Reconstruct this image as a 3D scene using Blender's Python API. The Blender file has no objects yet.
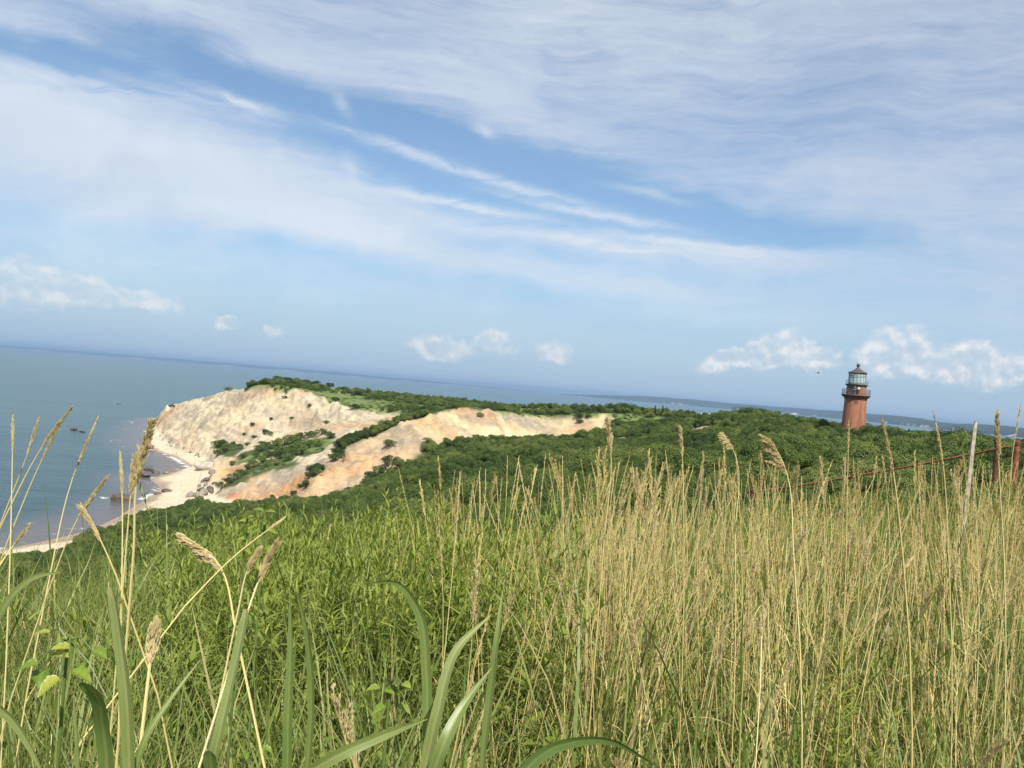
import bpy, bmesh, math, random
import numpy as np
from mathutils import Vector, Matrix, Euler
from mathutils.geometry import delaunay_2d_cdt

rng = np.random.default_rng(7)
random.seed(7)
SC = bpy.context.scene
COL = SC.collection
R = math.radians
EYE = 48.0

# ------------------------------------------------------------------ camera
cam_data = bpy.data.cameras.new('camera')
cam = bpy.data.objects.new('camera', cam_data)
COL.objects.link(cam)
cam_data.sensor_width = 36.0
cam_data.lens = 36.0 * 830.0 / 1024.0
cam_data.clip_start = 0.05
cam_data.clip_end = 120000.0
cam.matrix_world = (Matrix.Translation((0, 0, EYE)) @ Matrix.Rotation(R(90.276), 4, 'X')
                    @ Matrix.Rotation(R(4.75), 4, 'Z'))
SC.camera = cam

# ------------------------------------------------------------------ render settings
SC.render.engine = 'CYCLES'
cy = SC.cycles
cy.use_denoising = True
try:
    cy.denoiser = 'OPENIMAGEDENOISE'
    cy.denoising_input_passes = 'RGB_ALBEDO_NORMAL'
    cy.denoising_prefilter = 'ACCURATE'
except Exception:
    pass
cy.max_bounces = 6
cy.diffuse_bounces = 3
cy.glossy_bounces = 2
cy.transmission_bounces = 4
cy.volume_bounces = 0
cy.transparent_max_bounces = 6
cy.caustics_reflective = False
cy.caustics_refractive = False
vs = SC.view_settings
vs.view_transform = 'Standard'
vs.look = 'None'
vs.gamma = 1.0
vs.use_curve_mapping = False
vs.exposure = 0.45

# ------------------------------------------------------------------ sky and sun
SUN_EL, SUN_AZ = 49.0, 163.0           # azimuth clockwise from the view direction (+Y)
world = bpy.data.worlds.new('World')
SC.world = world
world.use_nodes = True
WT = world.node_tree
WT.nodes.clear()


class NG:
    """small helper to write node trees as expressions"""
    def __init__(self, tree):
        self.t = tree

    def n(self, kind, **kw):
        nd = self.t.nodes.new(kind)
        for k, v in kw.items():
            setattr(nd, k, v)
        return nd

    def put(self, sock, val):
        if isinstance(val, bpy.types.NodeSocket):
            self.t.links.new(val, sock)
        elif val is not None:
            sock.default_value = val

    def m(self, op, a, b=None, c=None, clamp=False):
        nd = self.n('ShaderNodeMath', operation=op, use_clamp=clamp)
        for i, v in enumerate((a, b, c)):
            if v is not None:
                self.put(nd.inputs[i], v)
        return nd.outputs[0]

    def vm(self, op, a, b=None):
        nd = self.n('ShaderNodeVectorMath', operation=op)
        self.put(nd.inputs[0], a)
        if b is not None:
            self.put(nd.inputs[1], b)
        return nd.outputs['Value'] if op in ('DOT_PRODUCT', 'LENGTH') else nd.outputs[0]

    def scale(self, a, s):
        nd = self.n('ShaderNodeVectorMath', operation='SCALE')
        self.put(nd.inputs[0], a)
        self.put(nd.inputs['Scale'], s)
        return nd.outputs[0]

    def mapping(self, v, loc=(0, 0, 0), rot=(0, 0, 0), sc=(1, 1, 1), kind='POINT'):
        nd = self.n('ShaderNodeMapping', vector_type=kind)
        self.put(nd.inputs['Vector'], v)
        nd.inputs['Location'].default_value = loc
        nd.inputs['Rotation'].default_value = rot
        nd.inputs['Scale'].default_value = sc
        return nd.outputs[0]

    def noise(self, v, scale=5.0, detail=4.0, rough=0.5, dist=0.0, color=False, dim='3D', lac=2.0):
        nd = self.n('ShaderNodeTexNoise', noise_dimensions=dim)
        self.put(nd.inputs['Vector'], v)
        nd.inputs['Scale'].default_value = scale
        nd.inputs['Detail'].default_value = detail
        nd.inputs['Roughness'].default_value = rough
        nd.inputs['Lacunarity'].default_value = lac
        nd.inputs['Distortion'].default_value = dist
        return nd.outputs['Color'] if color else nd.outputs[0]

    def ramp(self, fac, a, b, lo=0.0, hi=1.0, smooth=True):
        nd = self.n('ShaderNodeMapRange', interpolation_type='SMOOTHSTEP' if smooth else 'LINEAR')
        nd.clamp = True
        self.put(nd.inputs[0], fac)
        nd.inputs[1].default_value = a
        nd.inputs[2].default_value = b
        nd.inputs[3].default_value = lo
        nd.inputs[4].default_value = hi
        return nd.outputs[0]

    def mix(self, fac, a, b, blend='MIX'):
        nd = self.n('ShaderNodeMix', data_type='RGBA', blend_type=blend)
        self.put(nd.inputs[0], fac)
        for s, v in ((nd.inputs[6], a), (nd.inputs[7], b)):
            if not isinstance(v, bpy.types.NodeSocket) and len(v) == 3:
                v = (*v, 1.0)
            self.put(s, v)
        return nd.outputs[2]


def build_sky():
    g = NG(WT)
    out = g.n('ShaderNodeOutputWorld')
    bg = g.n('ShaderNodeBackground')
    bg.inputs['Strength'].default_value = 0.09
    WT.links.new(bg.outputs[0], out.inputs[0])
    sky = g.n('ShaderNodeTexSky', sky_type='NISHITA')
    sky.sun_disc = False
    sky.sun_elevation = R(SUN_EL)
    sky.sun_rotation = R(SUN_AZ)
    sky.altitude = 50
    sky.air_density = 1.0
    sky.dust_density = 1.2
    sky.ozone_density = 1.0
    tc = g.n('ShaderNodeTexCoord')
    d = tc.outputs['Generated']
    sep = g.n('ShaderNodeSeparateXYZ')
    WT.links.new(d, sep.inputs[0])
    az = g.m('MULTIPLY', g.m('ARCTAN2', sep.outputs[0], sep.outputs[1]), 180 / math.pi)
    el = g.m('MULTIPLY', g.m('ARCSINE', sep.outputs[2]), 180 / math.pi)
    cmb = g.n('ShaderNodeCombineXYZ')
    WT.links.new(az, cmb.inputs[0])
    WT.links.new(el, cmb.inputs[1])
    ae = cmb.outputs[0]                                   # azimuth / elevation in degrees
    half = (0.5, 0.5, 0.5)

    def wob(v, scale, amp, seed, detail=3, stretch=(1, 1, 1)):
        c = g.noise(g.mapping(v, loc=(seed, seed * 1.7, 0), sc=stretch), scale, detail, 0.55, color=True)
        return g.vm('ADD', v, g.scale(g.vm('SUBTRACT', c, half), amp))

    # ---- high thin cirrus, drawn out along the wind
    w1 = wob(ae, 0.05, 5.0, 3.1, 3)
    w2 = wob(w1, 0.30, 1.5, 11.0, 6)
    w3 = wob(wob(ae, 0.12, 1.0, 17.0, 3), 0.9, 0.45, 19.0, 4)

    def blob(v, p):
        a, e, ang, sx, sy, amp = p
        q = g.mapping(v, loc=(a, e, 0), rot=(0, 0, R(ang)), sc=(sx, sy, 1), kind='TEXTURE')
        r2 = g.vm('DOT_PRODUCT', q, q)
        return g.m('MULTIPLY', g.m('POWER', math.e, g.m('MULTIPLY', r2, -1.0)), amp)

    BLOBS = [
        (-30.99, 16.85, -3.25, 8.97, 0.97, -0.6), (-29.89, 16.19, -5.25, 10.35, 0.69, -0.45), (-21.49, 17.68, -9.25, 8.97, 1.24, -0.62), (-13.79, 16.58, -11.25, 7.59, 1.38, -0.6),
        (-6.9, 14.79, -9.25, 8.28, 2.35, -0.72), (2.18, 13.77, -10.25, 8.97, 2.62, -0.62), (11.14, 12.55, -7.25, 8.97, 1.38, -0.5),
        (17.71, 11.4, -5.25, 6.21, 0.83, -0.35), (-1.62, 9.61, -5.25, 7.59, 0.83, -0.28), (-15.64, 7.75, -1.25, 16.57, 0.9, -0.33),
        (2.82, 6.3, -5.25, 16.57, 1.66, -0.33), (-25.76, 5.4, -1.25, 11.04, 0.97, -0.22), (8.06, 9.23, -4.25, 7.59, 0.62, -0.2),
        (23.04, 20.03, -7.25, 8.97, 2.76, -0.2), (13.79, 20.02, -15.25, 8.28, 1.52, -0.12),
        (-29.84, 15.64, -4.25, 7.59, 0.48, 0.5), (-22.58, 16.29, -4.25, 4.83, 0.41, 0.45), (-32.2, 12.85, -15.25, 5.52, 1.52, 0.4), (-26.82, 11.79, -10.25, 11.74, 2.62, 0.36),
        (-18.48, 11.36, -7.25, 11.04, 2.35, 0.26), (-7.57, 14.71, -10.25, 4.83, 0.28, 0.38), (-0.58, 13.69, -10.25, 5.52, 0.35, 0.45), (-7.36, 12.33, -2.25, 6.9, 0.35, 0.42),
        (-12.05, 13.4, -65.25, 1.1, 0.48, 0.4), (-13.08, 17.48, -45.25, 0.97, 0.41, 0.36), (-3.24, 17.01, -25.25, 0.83, 0.35, 0.4), (-16.92, 13.8, -55.25, 0.83, 0.41, 0.3),
        (-7.68, 11.24, -15.25, 0.69, 0.21, 0.3), (-11.83, 9.25, -1.25, 16.57, 0.97, 0.32), (7.99, 10.03, -3.25, 8.97, 0.62, 0.4), (2.68, 7.99, -4.25, 15.19, 0.69, 0.25),
        (12.3, 6.6, -5.25, 8.28, 0.97, 0.25), (1.4, 22.36, -3.25, 28.99, 3.31, 0.18), (-14.02, 19.17, -12.25, 13.81, 1.52, 0.28), (-0.96, 17.9, -15.25, 8.28, 1.38, 0.2),
        (21.16, 14.22, -3.25, 13.12, 2.76, 0.14),
        (-10.36, 15.53, -10.25, 4.14, 0.24, 0.42), (2.29, 12.53, -8.25, 4.83, 0.28, 0.42), (-3.9, 12.02, -4.25, 5.52, 0.24, 0.42), (-26.04, 15.94, -3.25, 5.52, 0.24, 0.4), (7.84, 11.88, -7.25, 4.14, 0.31, 0.36),
        (-19.55, 16.56, -7.25, 2.76, 0.24, 0.4), (12.64, 10.53, -3.25, 5.52, 0.35, 0.36), (4.55, 10.29, -4.25, 4.83, 0.24, 0.34),

        (-19.57, 16.74, -7.25, 2.76, 0.28, 0.4), (11.97, 10.56, -3.25, 4.83, 0.35, 0.35), (15.92, 10.07, -1.25, 6.21, 0.41, 0.3), (4.54, 10.49, -4.25, 4.14, 0.28, 0.3), (-5.85, 10.63, -3.25, 5.52, 0.35, 0.3), (8.36, 13.67, -9.25, 2.76, 0.28, 0.3),
    ]
    cov = wisp = None
    for p in BLOBS:
        if p[5] > 0 and p[4] < .75:                        # thin wisps lie over the rest
            b = blob(w3, p)
            wisp = b if wisp is None else g.m('ADD', wisp, b)
        else:
            b = blob(w2, p)
            cov = b if cov is None else g.m('ADD', cov, b)
    streak = g.noise(g.mapping(w1, rot=(0, 0, R(8)), sc=(0.05, 0.50, 1)), 1.0, 8, 0.62, dist=0.35)
    fibre = g.noise(g.mapping(w2, rot=(0, 0, R(11)), sc=(0.10, 1.5, 1), loc=(2, 7, 0)), 1.0, 6, 0.65, dist=0.5)
    broad = g.noise(g.mapping(w1, rot=(0, 0, R(12)), sc=(0.035, 0.10, 1), loc=(5, 2, 0)), 1.0, 4, 0.5)
    cov = g.m('ADD', cov, g.m('MULTIPLY', g.m('SUBTRACT', streak, 0.5), 0.85))
    cov = g.m('ADD', cov, g.m('MULTIPLY', g.m('SUBTRACT', fibre, 0.5), 0.42))
    cov = g.m('ADD', cov, g.m('MULTIPLY', g.m('SUBTRACT', broad, 0.5), 0.5))
    cov = g.m('ADD', cov, 0.62)
    cov = g.ramp(cov, 0.0, 1.15, 0.10, 0.88)
    wisp = g.m('MULTIPLY', g.m('MULTIPLY', wisp, 1.5, clamp=True), g.ramp(fibre, 0.25, 0.6, 0.35, 1.0))
    cov = g.m('ADD', cov, g.m('MULTIPLY', wisp, g.m('SUBTRACT', 0.85, cov)))
    low = g.ramp(el, 1.0, 9.0, 0.22, 1.0)                  # the veil thins towards the sea horizon
    cov = g.m('MULTIPLY', cov, low)
    tone = g.ramp(g.noise(g.mapping(w1, sc=(0.05, 0.12, 1), loc=(9, 4, 0)), 1.0, 4, 0.5), 0.3, 0.7)
    right = g.ramp(az, -5.0, 34.0)
    veil = g.mix(tone, (5.5, 6.1, 7.0), (6.6, 7.05, 7.6))
    veil = g.mix(g.m('MULTIPLY', right, 0.7), veil, (5.1, 5.65, 6.6))
    base = g.mix(1.0, sky.outputs[0], (0.78, 1.0, 1.14), 'MULTIPLY')
    base = g.mix(g.ramp(el, 0.0, 11.0, 0.85, 0.0), base, (3.3, 4.6, 6.2))
    col = g.mix(cov, base, veil)

    # ---- small cumulus low over the water, tops lit, feet lost in the haze
    CUM = [
        (-31.0, 3.66, 0.75, 3.45, 1.7, 1.0), (-28.39, 3.83, -5.25, 3.8, 1.4, 0.8), (-25.05, 3.63, -3.25, 3.45, 0.8, 0.8), (-19.14, 2.63, 1.75, 1.04, 0.5, 1.0),
        (-16.11, 2.54, -0.25, 0.97, 0.5, 0.7), (-5.15, 2.33, -1.25, 2.35, 0.8, 1.0), (-1.62, 3.12, 12.75, 1.52, 0.9, 1.1), (-0.46, 2.45, 4.75, 1.93, 0.9, 0.5),
        (2.85, 2.66, 9.75, 1.52, 0.8, 0.9), (14.87, 3.09, 10.75, 2.49, 0.7, 1.0), (17.55, 3.87, 12.75, 2.07, 1.2, 1.25), (19.68, 3.56, 4.75, 2.07, 1.0, 0.9),
        (24.56, 4.11, 12.75, 2.35, 1.5, 1.3), (26.28, 3.72, -1.25, 1.79, 1.1, 1.0), (28.85, 3.51, 2.75, 2.9, 1.3, 1.2), (31.84, 3.45, 0.75, 2.07, 0.9, 0.9),
    ]
    cw = wob(wob(ae, 0.5, 1.7, 21.0, 4), 1.7, 0.55, 31.0, 3)

    def cumulus(v):
        s = None
        for p in CUM:
            b = blob(v, p)
            s = b if s is None else g.m('MAXIMUM', s, b)
        return s
    s0 = cumulus(cw)
    puff = g.noise(ae, 0.75, 4, 0.5)
    fine = g.noise(ae, 3.2, 5, 0.6)
    sunward = g.noise(g.vm('ADD', ae, (0.14, 0.42, 0)), 0.75, 4, 0.5)   # thinner cloud towards the sun means a lit flank
    body = g.m('ADD', s0, g.m('MULTIPLY', g.m('SUBTRACT', fine, 0.5), 0.28))
    body = g.m('ADD', body, g.m('MULTIPLY', g.m('SUBTRACT', puff, 0.5), 0.35))
    dens = g.ramp(body, 0.28, 0.72)
    lit = g.m('ADD', g.m('MULTIPLY', g.m('SUBTRACT', puff, sunward), 1.9), g.ramp(s0, 0.2, 1.0, 0.8, 0.38))
    lit = g.ramp(lit, 0.1, 0.9)
    ccol = g.mix(lit, (5.3, 5.8, 6.6), (8.1, 7.9, 7.8))
    alpha = g.m('MULTIPLY', dens, g.m('ADD', g.m('MULTIPLY', lit, 0.48), 0.36))
    far = g.ramp(az, -8.0, 20.0, 0.62, 0.9)
    col = g.mix(g.m('MULTIPLY', alpha, far), col, ccol)
    WT.links.new(col, bg.inputs['Color'])


build_sky()

sun_data = bpy.data.lights.new('sun', 'SUN')
sun_data.energy = 5.0
sun_data.angle = R(0.5)
sun_data.color = (1.0, 0.93, 0.80)
sun = bpy.data.objects.new('sun', sun_data)
COL.objects.link(sun)
sun_dir = Vector((math.sin(R(SUN_AZ)) * math.cos(R(SUN_EL)), math.cos(R(SUN_AZ)) * math.cos(R(SUN_EL)), math.sin(R(SUN_EL))))
sun.rotation_euler = sun_dir.to_track_quat('Z', 'Y').to_euler()
sun.location = sun_dir * 200


# ------------------------------------------------------------------ helpers
def tag(o, label=None, cat=None, group=None, kind=None):
    if label: o['label'] = label
    if cat: o['category'] = cat
    if group: o['group'] = group
    if kind: o['kind'] = kind
    return o


def link(name, data, parent=None):
    o = bpy.data.objects.new(name, data)
    COL.objects.link(o)
    if parent is not None:
        o.parent = parent
    return o


def empty(name, loc, rz=0.0):
    o = bpy.data.objects.new(name, None)
    o.empty_display_size = 0.2
    COL.objects.link(o)
    o.location = loc
    o.rotation_euler = (0, 0, rz)
    return o


def mesh_np(name, verts, faces, mats, attrs=None, mat_index=None, smooth=False):
    """mesh from numpy arrays; faces = list of (n,k) int arrays"""
    me = bpy.data.meshes.new(name)
    verts = np.asarray(verts, dtype=np.float32)
    if not isinstance(faces, (list, tuple)):
        faces = [faces]
    faces = [np.asarray(f, dtype=np.int32) for f in faces if len(f)]
    loops = np.concatenate([f.ravel() for f in faces])
    tot = np.concatenate([np.full(len(f), f.shape[1], np.int32) for f in faces])
    start = np.concatenate([[0], np.cumsum(tot)[:-1]]).astype(np.int32)
    me.vertices.add(len(verts))
    me.vertices.foreach_set('co', verts.ravel())
    me.loops.add(len(loops))
    me.loops.foreach_set('vertex_index', loops)
    me.polygons.add(len(tot))
    me.polygons.foreach_set('loop_start', start)
    me.polygons.foreach_set('loop_total', tot)
    if mat_index is not None:
        me.polygons.foreach_set('material_index', np.asarray(mat_index, np.int32))
    me.polygons.foreach_set('use_smooth', np.full(len(tot), bool(smooth)))
    for m in (mats if isinstance(mats, (list, tuple)) else [mats]):
        me.materials.append(m)
    for k, v in (attrs or {}).items():
        v = np.asarray(v, np.float32)
        if v.ndim == 1:
            a = me.attributes.new(k, 'FLOAT', 'POINT')
            a.data.foreach_set('value', v)
        elif v.shape[1] == 4:
            a = me.attributes.new(k, 'FLOAT_COLOR', 'POINT')
            a.data.foreach_set('color', v.ravel())
        else:
            a = me.attributes.new(k, 'FLOAT_VECTOR', 'POINT')
            a.data.foreach_set('vector', v.ravel())
    me.update(calc_edges=True)
    me.validate()
    return me


class MB:
    """collects simple shapes into one mesh"""
    def __init__(self):
        self.v, self.q, self.t, self.n = [], [], [], 0

    def add(self, v, quads=(), tris=()):
        v = np.asarray(v, float).reshape(-1, 3)
        if len(quads): self.q.append(np.asarray(quads) + self.n)
        if len(tris): self.t.append(np.asarray(tris) + self.n)
        self.v.append(v)
        self.n += len(v)

    def box(self, c, s, rz=0.0, M=None):
        x, y, z = np.asarray(s) / 2
        v = np.array([(-x, -y, -z), (x, -y, -z), (x, y, -z), (-x, y, -z), (-x, -y, z), (x, -y, z), (x, y, z), (-x, y, z)])
        cs, sn = math.cos(rz), math.sin(rz)
        v = v @ np.array([[cs, sn, 0], [-sn, cs, 0], [0, 0, 1]])
        self.add(v + np.asarray(c), [(0, 3, 2, 1), (4, 5, 6, 7), (0, 1, 5, 4), (1, 2, 6, 5), (2, 3, 7, 6), (3, 0, 4, 7)])

    def tube(self, pts, rad, seg=6, cap=True):
        pts = np.asarray(pts, float)
        n = len(pts)
        rad = np.broadcast_to(np.asarray(rad, float), (n,))
        tan = np.gradient(pts, axis=0)
        tan /= np.linalg.norm(tan, axis=1)[:, None] + 1e-9
        ref = np.array([0, 0, 1.0]) if abs(tan[0, 2]) < 0.9 else np.array([1.0, 0, 0])
        a = np.cross(tan, ref); a /= np.linalg.norm(a, axis=1)[:, None] + 1e-9
        b = np.cross(tan, a)
        th = np.arange(seg) * 2 * math.pi / seg
        v = pts[:, None] + rad[:, None, None] * (a[:, None] * np.cos(th)[None, :, None] + b[:, None] * np.sin(th)[None, :, None])
        i, j = np.meshgrid(np.arange(n - 1), np.arange(seg), indexing='ij')
        j2 = (j + 1) % seg
        q = np.stack([i * seg + j, i * seg + j2, (i + 1) * seg + j2, (i + 1) * seg + j], -1).reshape(-1, 4)
        v = v.reshape(-1, 3)
        t = []
        if cap:
            v = np.vstack([v, pts[:1], pts[-1:]])
            t = [(n * seg, (k + 1) % seg, k) for k in range(seg)] + [(n * seg + 1, (n - 1) * seg + k, (n - 1) * seg + (k + 1) % seg) for k in range(seg)]
        self.add(v, q, t)

    def lathe(self, prof, seg=32, c=(0, 0, 0), phase=0.0):
        prof = np.asarray(prof, float)
        n = len(prof)
        th = np.arange(seg) * 2 * math.pi / seg + phase
        v = np.stack([prof[:, 0, None] * np.cos(th), prof[:, 0, None] * np.sin(th), np.repeat(prof[:, 1, None], seg, 1)], -1).reshape(-1, 3) + np.asarray(c)
        i, j = np.meshgrid(np.arange(n - 1), np.arange(seg), indexing='ij')
        j2 = (j + 1) % seg
        self.add(v, np.stack([i * seg + j, i * seg + j2, (i + 1) * seg + j2, (i + 1) * seg + j], -1).reshape(-1, 4))

    def build(self, name, mat, parent=None, smooth=False, attrs=None):
        f = []
        if self.q: f.append(np.concatenate(self.q))
        if self.t: f.append(np.concatenate(self.t))
        return link(name, mesh_np(name, np.concatenate(self.v), f, mat, attrs, smooth=smooth), parent)


def principled(name, col=(0.5, 0.5, 0.5), rough=0.6, spec=0.3, metal=0.0):
    m = bpy.data.materials.new(name)
    m.use_nodes = True
    b = m.node_tree.nodes['Principled BSDF']
    b.inputs['Base Color'].default_value = (*col, 1)
    b.inputs['Roughness'].default_value = rough
    b.inputs['Specular IOR Level'].default_value = spec
    b.inputs['Metallic'].default_value = metal
    return m, NG(m.node_tree), b


def weathered(name, col, var=0.25, scale=3.0, rough=0.7, spec=0.3, metal=0.0, bump=0.0):
    """plain paint / metal / stone with blotchy natural variation"""
    m, g, b = principled(name, col, rough, spec, metal)
    tc = g.n('ShaderNodeTexCoord')
    f = g.noise(tc.outputs['Object'], scale, 6, 0.6)
    dark = tuple(c * (1 - var) for c in col)
    light = tuple(min(1, c * (1 + var)) for c in col)
    g.put(b.inputs['Base Color'], g.mix(g.ramp(f, 0.3, 0.7), dark, light))
    if bump:
        bp = g.n('ShaderNodeBump')
        bp.inputs['Strength'].default_value = bump
        g.put(bp.inputs['Height'], f)
        g.put(b.inputs['Normal'], bp.outputs[0])
    return m


def leafy(name, stops, rough=0.5, trans=0.3, attr='tint', tcol=(1.0, 1.0, 0.5), spec=0.35, patchy=False):
    """leaf / blade material: colour runs over stops by a per-leaf attribute and per-plant random, thin translucency"""
    m, g, b = principled(name, stops[0][1], rough, spec)
    at = g.n('ShaderNodeAttribute', attribute_name=attr)
    oi = g.n('ShaderNodeObjectInfo')
    if patchy:                                             # neighbouring shrubs share a kind, so the colour drifts over the hillside
        pn = g.noise(g.mapping(oi.outputs['Location'], sc=(0.045, 0.045, 0.0)), 1.0, 3, 0.6)
        f = g.m('ADD', g.m('MULTIPLY', at.outputs['Fac'], 0.32), g.m('MULTIPLY', oi.outputs['Random'], 0.42))
        f = g.m('ADD', f, g.m('MULTIPLY', g.m('SUBTRACT', pn, 0.40), 1.45), clamp=True)
    else:
        f = g.m('ADD', g.m('MULTIPLY', at.outputs['Fac'], 0.7), g.m('MULTIPLY', oi.outputs['Random'], 0.3))
    cr = g.n('ShaderNodeValToRGB')
    e = cr.color_ramp.elements
    while len(e) < len(stops):
        e.new(0.5)
    for k, (p, c) in enumerate(stops):
        e[k].position = p
        e[k].color = (*c, 1)
    g.put(cr.inputs[0], f)
    g.put(b.inputs['Base Color'], cr.outputs[0])
    if trans:
        tr = g.n('ShaderNodeBsdfTranslucent')
        g.put(tr.inputs[0], g.mix(1.0, cr.outputs[0], tcol, 'MULTIPLY'))
        mx = g.n('ShaderNodeMixShader')
        mx.inputs[0].default_value = trans
        out = m.node_tree.nodes['Material Output']
        m.node_tree.links.new(b.outputs[0], mx.inputs[1])
        m.node_tree.links.new(tr.outputs[0], mx.inputs[2])
        m.node_tree.links.new(mx.outputs[0], out.inputs[0])
    return m


def to_world(o):
    return o.matrix_world.copy()

# ------------------------------------------------------------------ terrain
#<TERRAIN>
import numpy as np
from mathutils import Vector
from mathutils.geometry import delaunay_2d_cdt


def hash2(ix, iy, seed):
    h = (ix * 374761393 + iy * 668265263 + seed * 974634777) & 0xFFFFFFFF
    h = ((h ^ (h >> 13)) * 1274126177) & 0xFFFFFFFF
    return ((h ^ (h >> 16)) & 0xFFFF) / 65535.0


def vnoise(x, y, seed=0):
    """value noise 0..1"""
    x = np.asarray(x, float); y = np.asarray(y, float)
    ix = np.floor(x).astype(np.int64); iy = np.floor(y).astype(np.int64)
    fx = x - ix; fy = y - iy
    fx = fx * fx * (3 - 2 * fx); fy = fy * fy * (3 - 2 * fy)
    a = hash2(ix, iy, seed); b = hash2(ix + 1, iy, seed); c = hash2(ix, iy + 1, seed); d = hash2(ix + 1, iy + 1, seed)
    return (a * (1 - fx) + b * fx) * (1 - fy) + (c * (1 - fx) + d * fx) * fy


def fbm(x, y, seed=0, octaves=4, gain=0.5):
    s = 0; a = 1; t = 0
    for k in range(octaves):
        s = s + a * vnoise(x * 2 ** k, y * 2 ** k, seed + k * 17)
        t += a; a *= gain
    return s / t


BUSH = -1.8     # scrub height already subtracted where the photo shows the top of the scrub


def low(p, h=BUSH):
    return (p[0], p[1], p[2] + h)


TIN = []
LINES = []


def line(pts):
    i0 = len(TIN)
    TIN.extend(pts)
    for k in range(len(pts) - 1):
        LINES.append((i0 + k, i0 + k + 1))


# waterline, beach toe
line([(-190, -200, 0), (-180, -60, 0), (-160, 60, 0), (-132, 140, 0), (-116.92, 195.69, 0.0), (-114.91, 200.25, 0.0), (-109.54, 211.89, 0.0), (-107.43, 224.65, 0.0), (-113.17, 245.78, 0.0),
      (-118.24, 270.08, 0.0), (-122.71, 292.43, 0.0), (-124.26, 302.74, 0.0), (-128.55, 311.98, 0.0), (-140.39, 330.44, 0.0), (-141.3, 344.91, 0.0), (-141.64, 361.24, 0.0), (-142.69, 378.59, 0.0), (-156.65, 402.05, 0.0),
      (-169.45, 418.9, 0.0), (-181.36, 432.49, 0.0), (-195.22, 453.32, 0.0), (-215.08, 498.5, 0.0), (-245.09, 571.47, 0.0), (-284.59, 671.35, 0.0), (-254, 625, 0), (-215, 680, 0),
      (-120, 720, 0), (0, 725, 0), (120, 690, 0), (260, 640, 0), (420, 560, 0), (600, 500, 0)])
line([(-300, -200, -6), (-300, 60, -6), (-260, 140, -6), (-215, 200, -6), (-185, 260, -6), (-215, 330, -6), (-300, 480, -6), (-340, 600, -6), (-300, 720, -6),
      (-120, 790, -6), (120, 770, -6), (420, 640, -6), (620, 580, -6)])
line([(-165, -60, 3), (-145, 60, 3), (-113, 140, 3), (-100.92, 169.4, 3.0), (-96.57, 178.02, 3.0), (-97.67, 194.53, 3.0), (-97.35, 213.7, 3.0), (-97.38, 231.48, 3.0), (-96.7, 244.8, 3.0), (-94.57, 256.2, 3.0),
      (-101.72, 280.1, 3.0), (-110.63, 308.7, 3.0), (-121.25, 344.07, 3.0), (-135.24, 377.53, 3.0), (-147.04, 397.92, 2.6), (-158.96, 412.32, 2.4), (-170.62, 426.2, 2.4), (-186.83, 452.42, 2.4), (-206.54, 493.57, 2.2)])
# white promontory: crest, spur and lower edge of the face
line([(-240.586, 575.0, 10.625), (-234.392, 566.0, 14.832), (-225.344, 555.0, 17.862), (-215.425, 543.0, 20.901), (-197.282, 522.0, 25.288), (-177.82, 500.0, 30.193), (-162.687, 485.0, 32.714), (-150.465, 470.0, 35.489), (-140.386, 455.0, 38.526), (-124.691, 448.0, 38.714),
      (-111.811, 440.0, 38.701), (-93.752, 425.0, 34.551), (-81.295, 410.0, 32.317), (-65.936, 398.0, 32.892), (-51.16, 388.0, 33.424), (-38.465, 374.0, 33.947)])
line([(-130.957, 372.0, 8.344), (-125.279, 384.0, 10.67), (-115.347, 392.0, 12.828), (-99.744, 400.0, 16.985), (-89.019, 398.0, 21.356), (-76.385, 388.0, 26.639)])
line([(-121.101, 345.0, 7.084), (-111.731, 350.0, 9.952), (-97.821, 345.0, 12.768), (-84.797, 342.0, 15.738), (-73.87, 338.0, 19.391)])
line([(-109.511, 312.0, 6.477), (-101.028, 312.0, 8.689), (-90.464, 310.0, 11.262), (-78.882, 305.0, 14.169), (-68.801, 300.0, 17.989)])
line([(-100.941, 282.0, 1.454), (-98.203, 287.0, 4.47), (-90.131, 290.0, 8.272), (-82.231, 292.0, 11.527)])
# plateau on the promontory
TIN += [low((-133.787, 490.0, 42.205), -2.5), low((-113.519, 520.0, 39.815), -1.5), (-90.845, 470.0, 35.898), (-67.8, 450.0, 34.743), low((-74.741, 560.0, 37.717), -1.5), low((-28.808, 590.0, 37.037), -2),
        low((30.209, 500.0, 35.995), -2), low((6.425, 540.0, 36.121), -2), (-44.989, 440.0, 34.68), (-215, 600, 14), (-160, 590, 27), (-60, 660, 24), (60, 650, 22), (-110, 640, 22),
        (160, 590, 30), (300, 540, 30), (420, 470, 30)]
# gully behind the near ridge
TIN += [low((-61.376, 325.0, 22.471), -2), low((-49.53, 335.0, 26.873), -3), low((-37.0, 345.0, 33.243), -3), (-66.032, 312.0, 18.378), (-30, 360, 31), (0, 380, 30), (30, 370, 33)]
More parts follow.
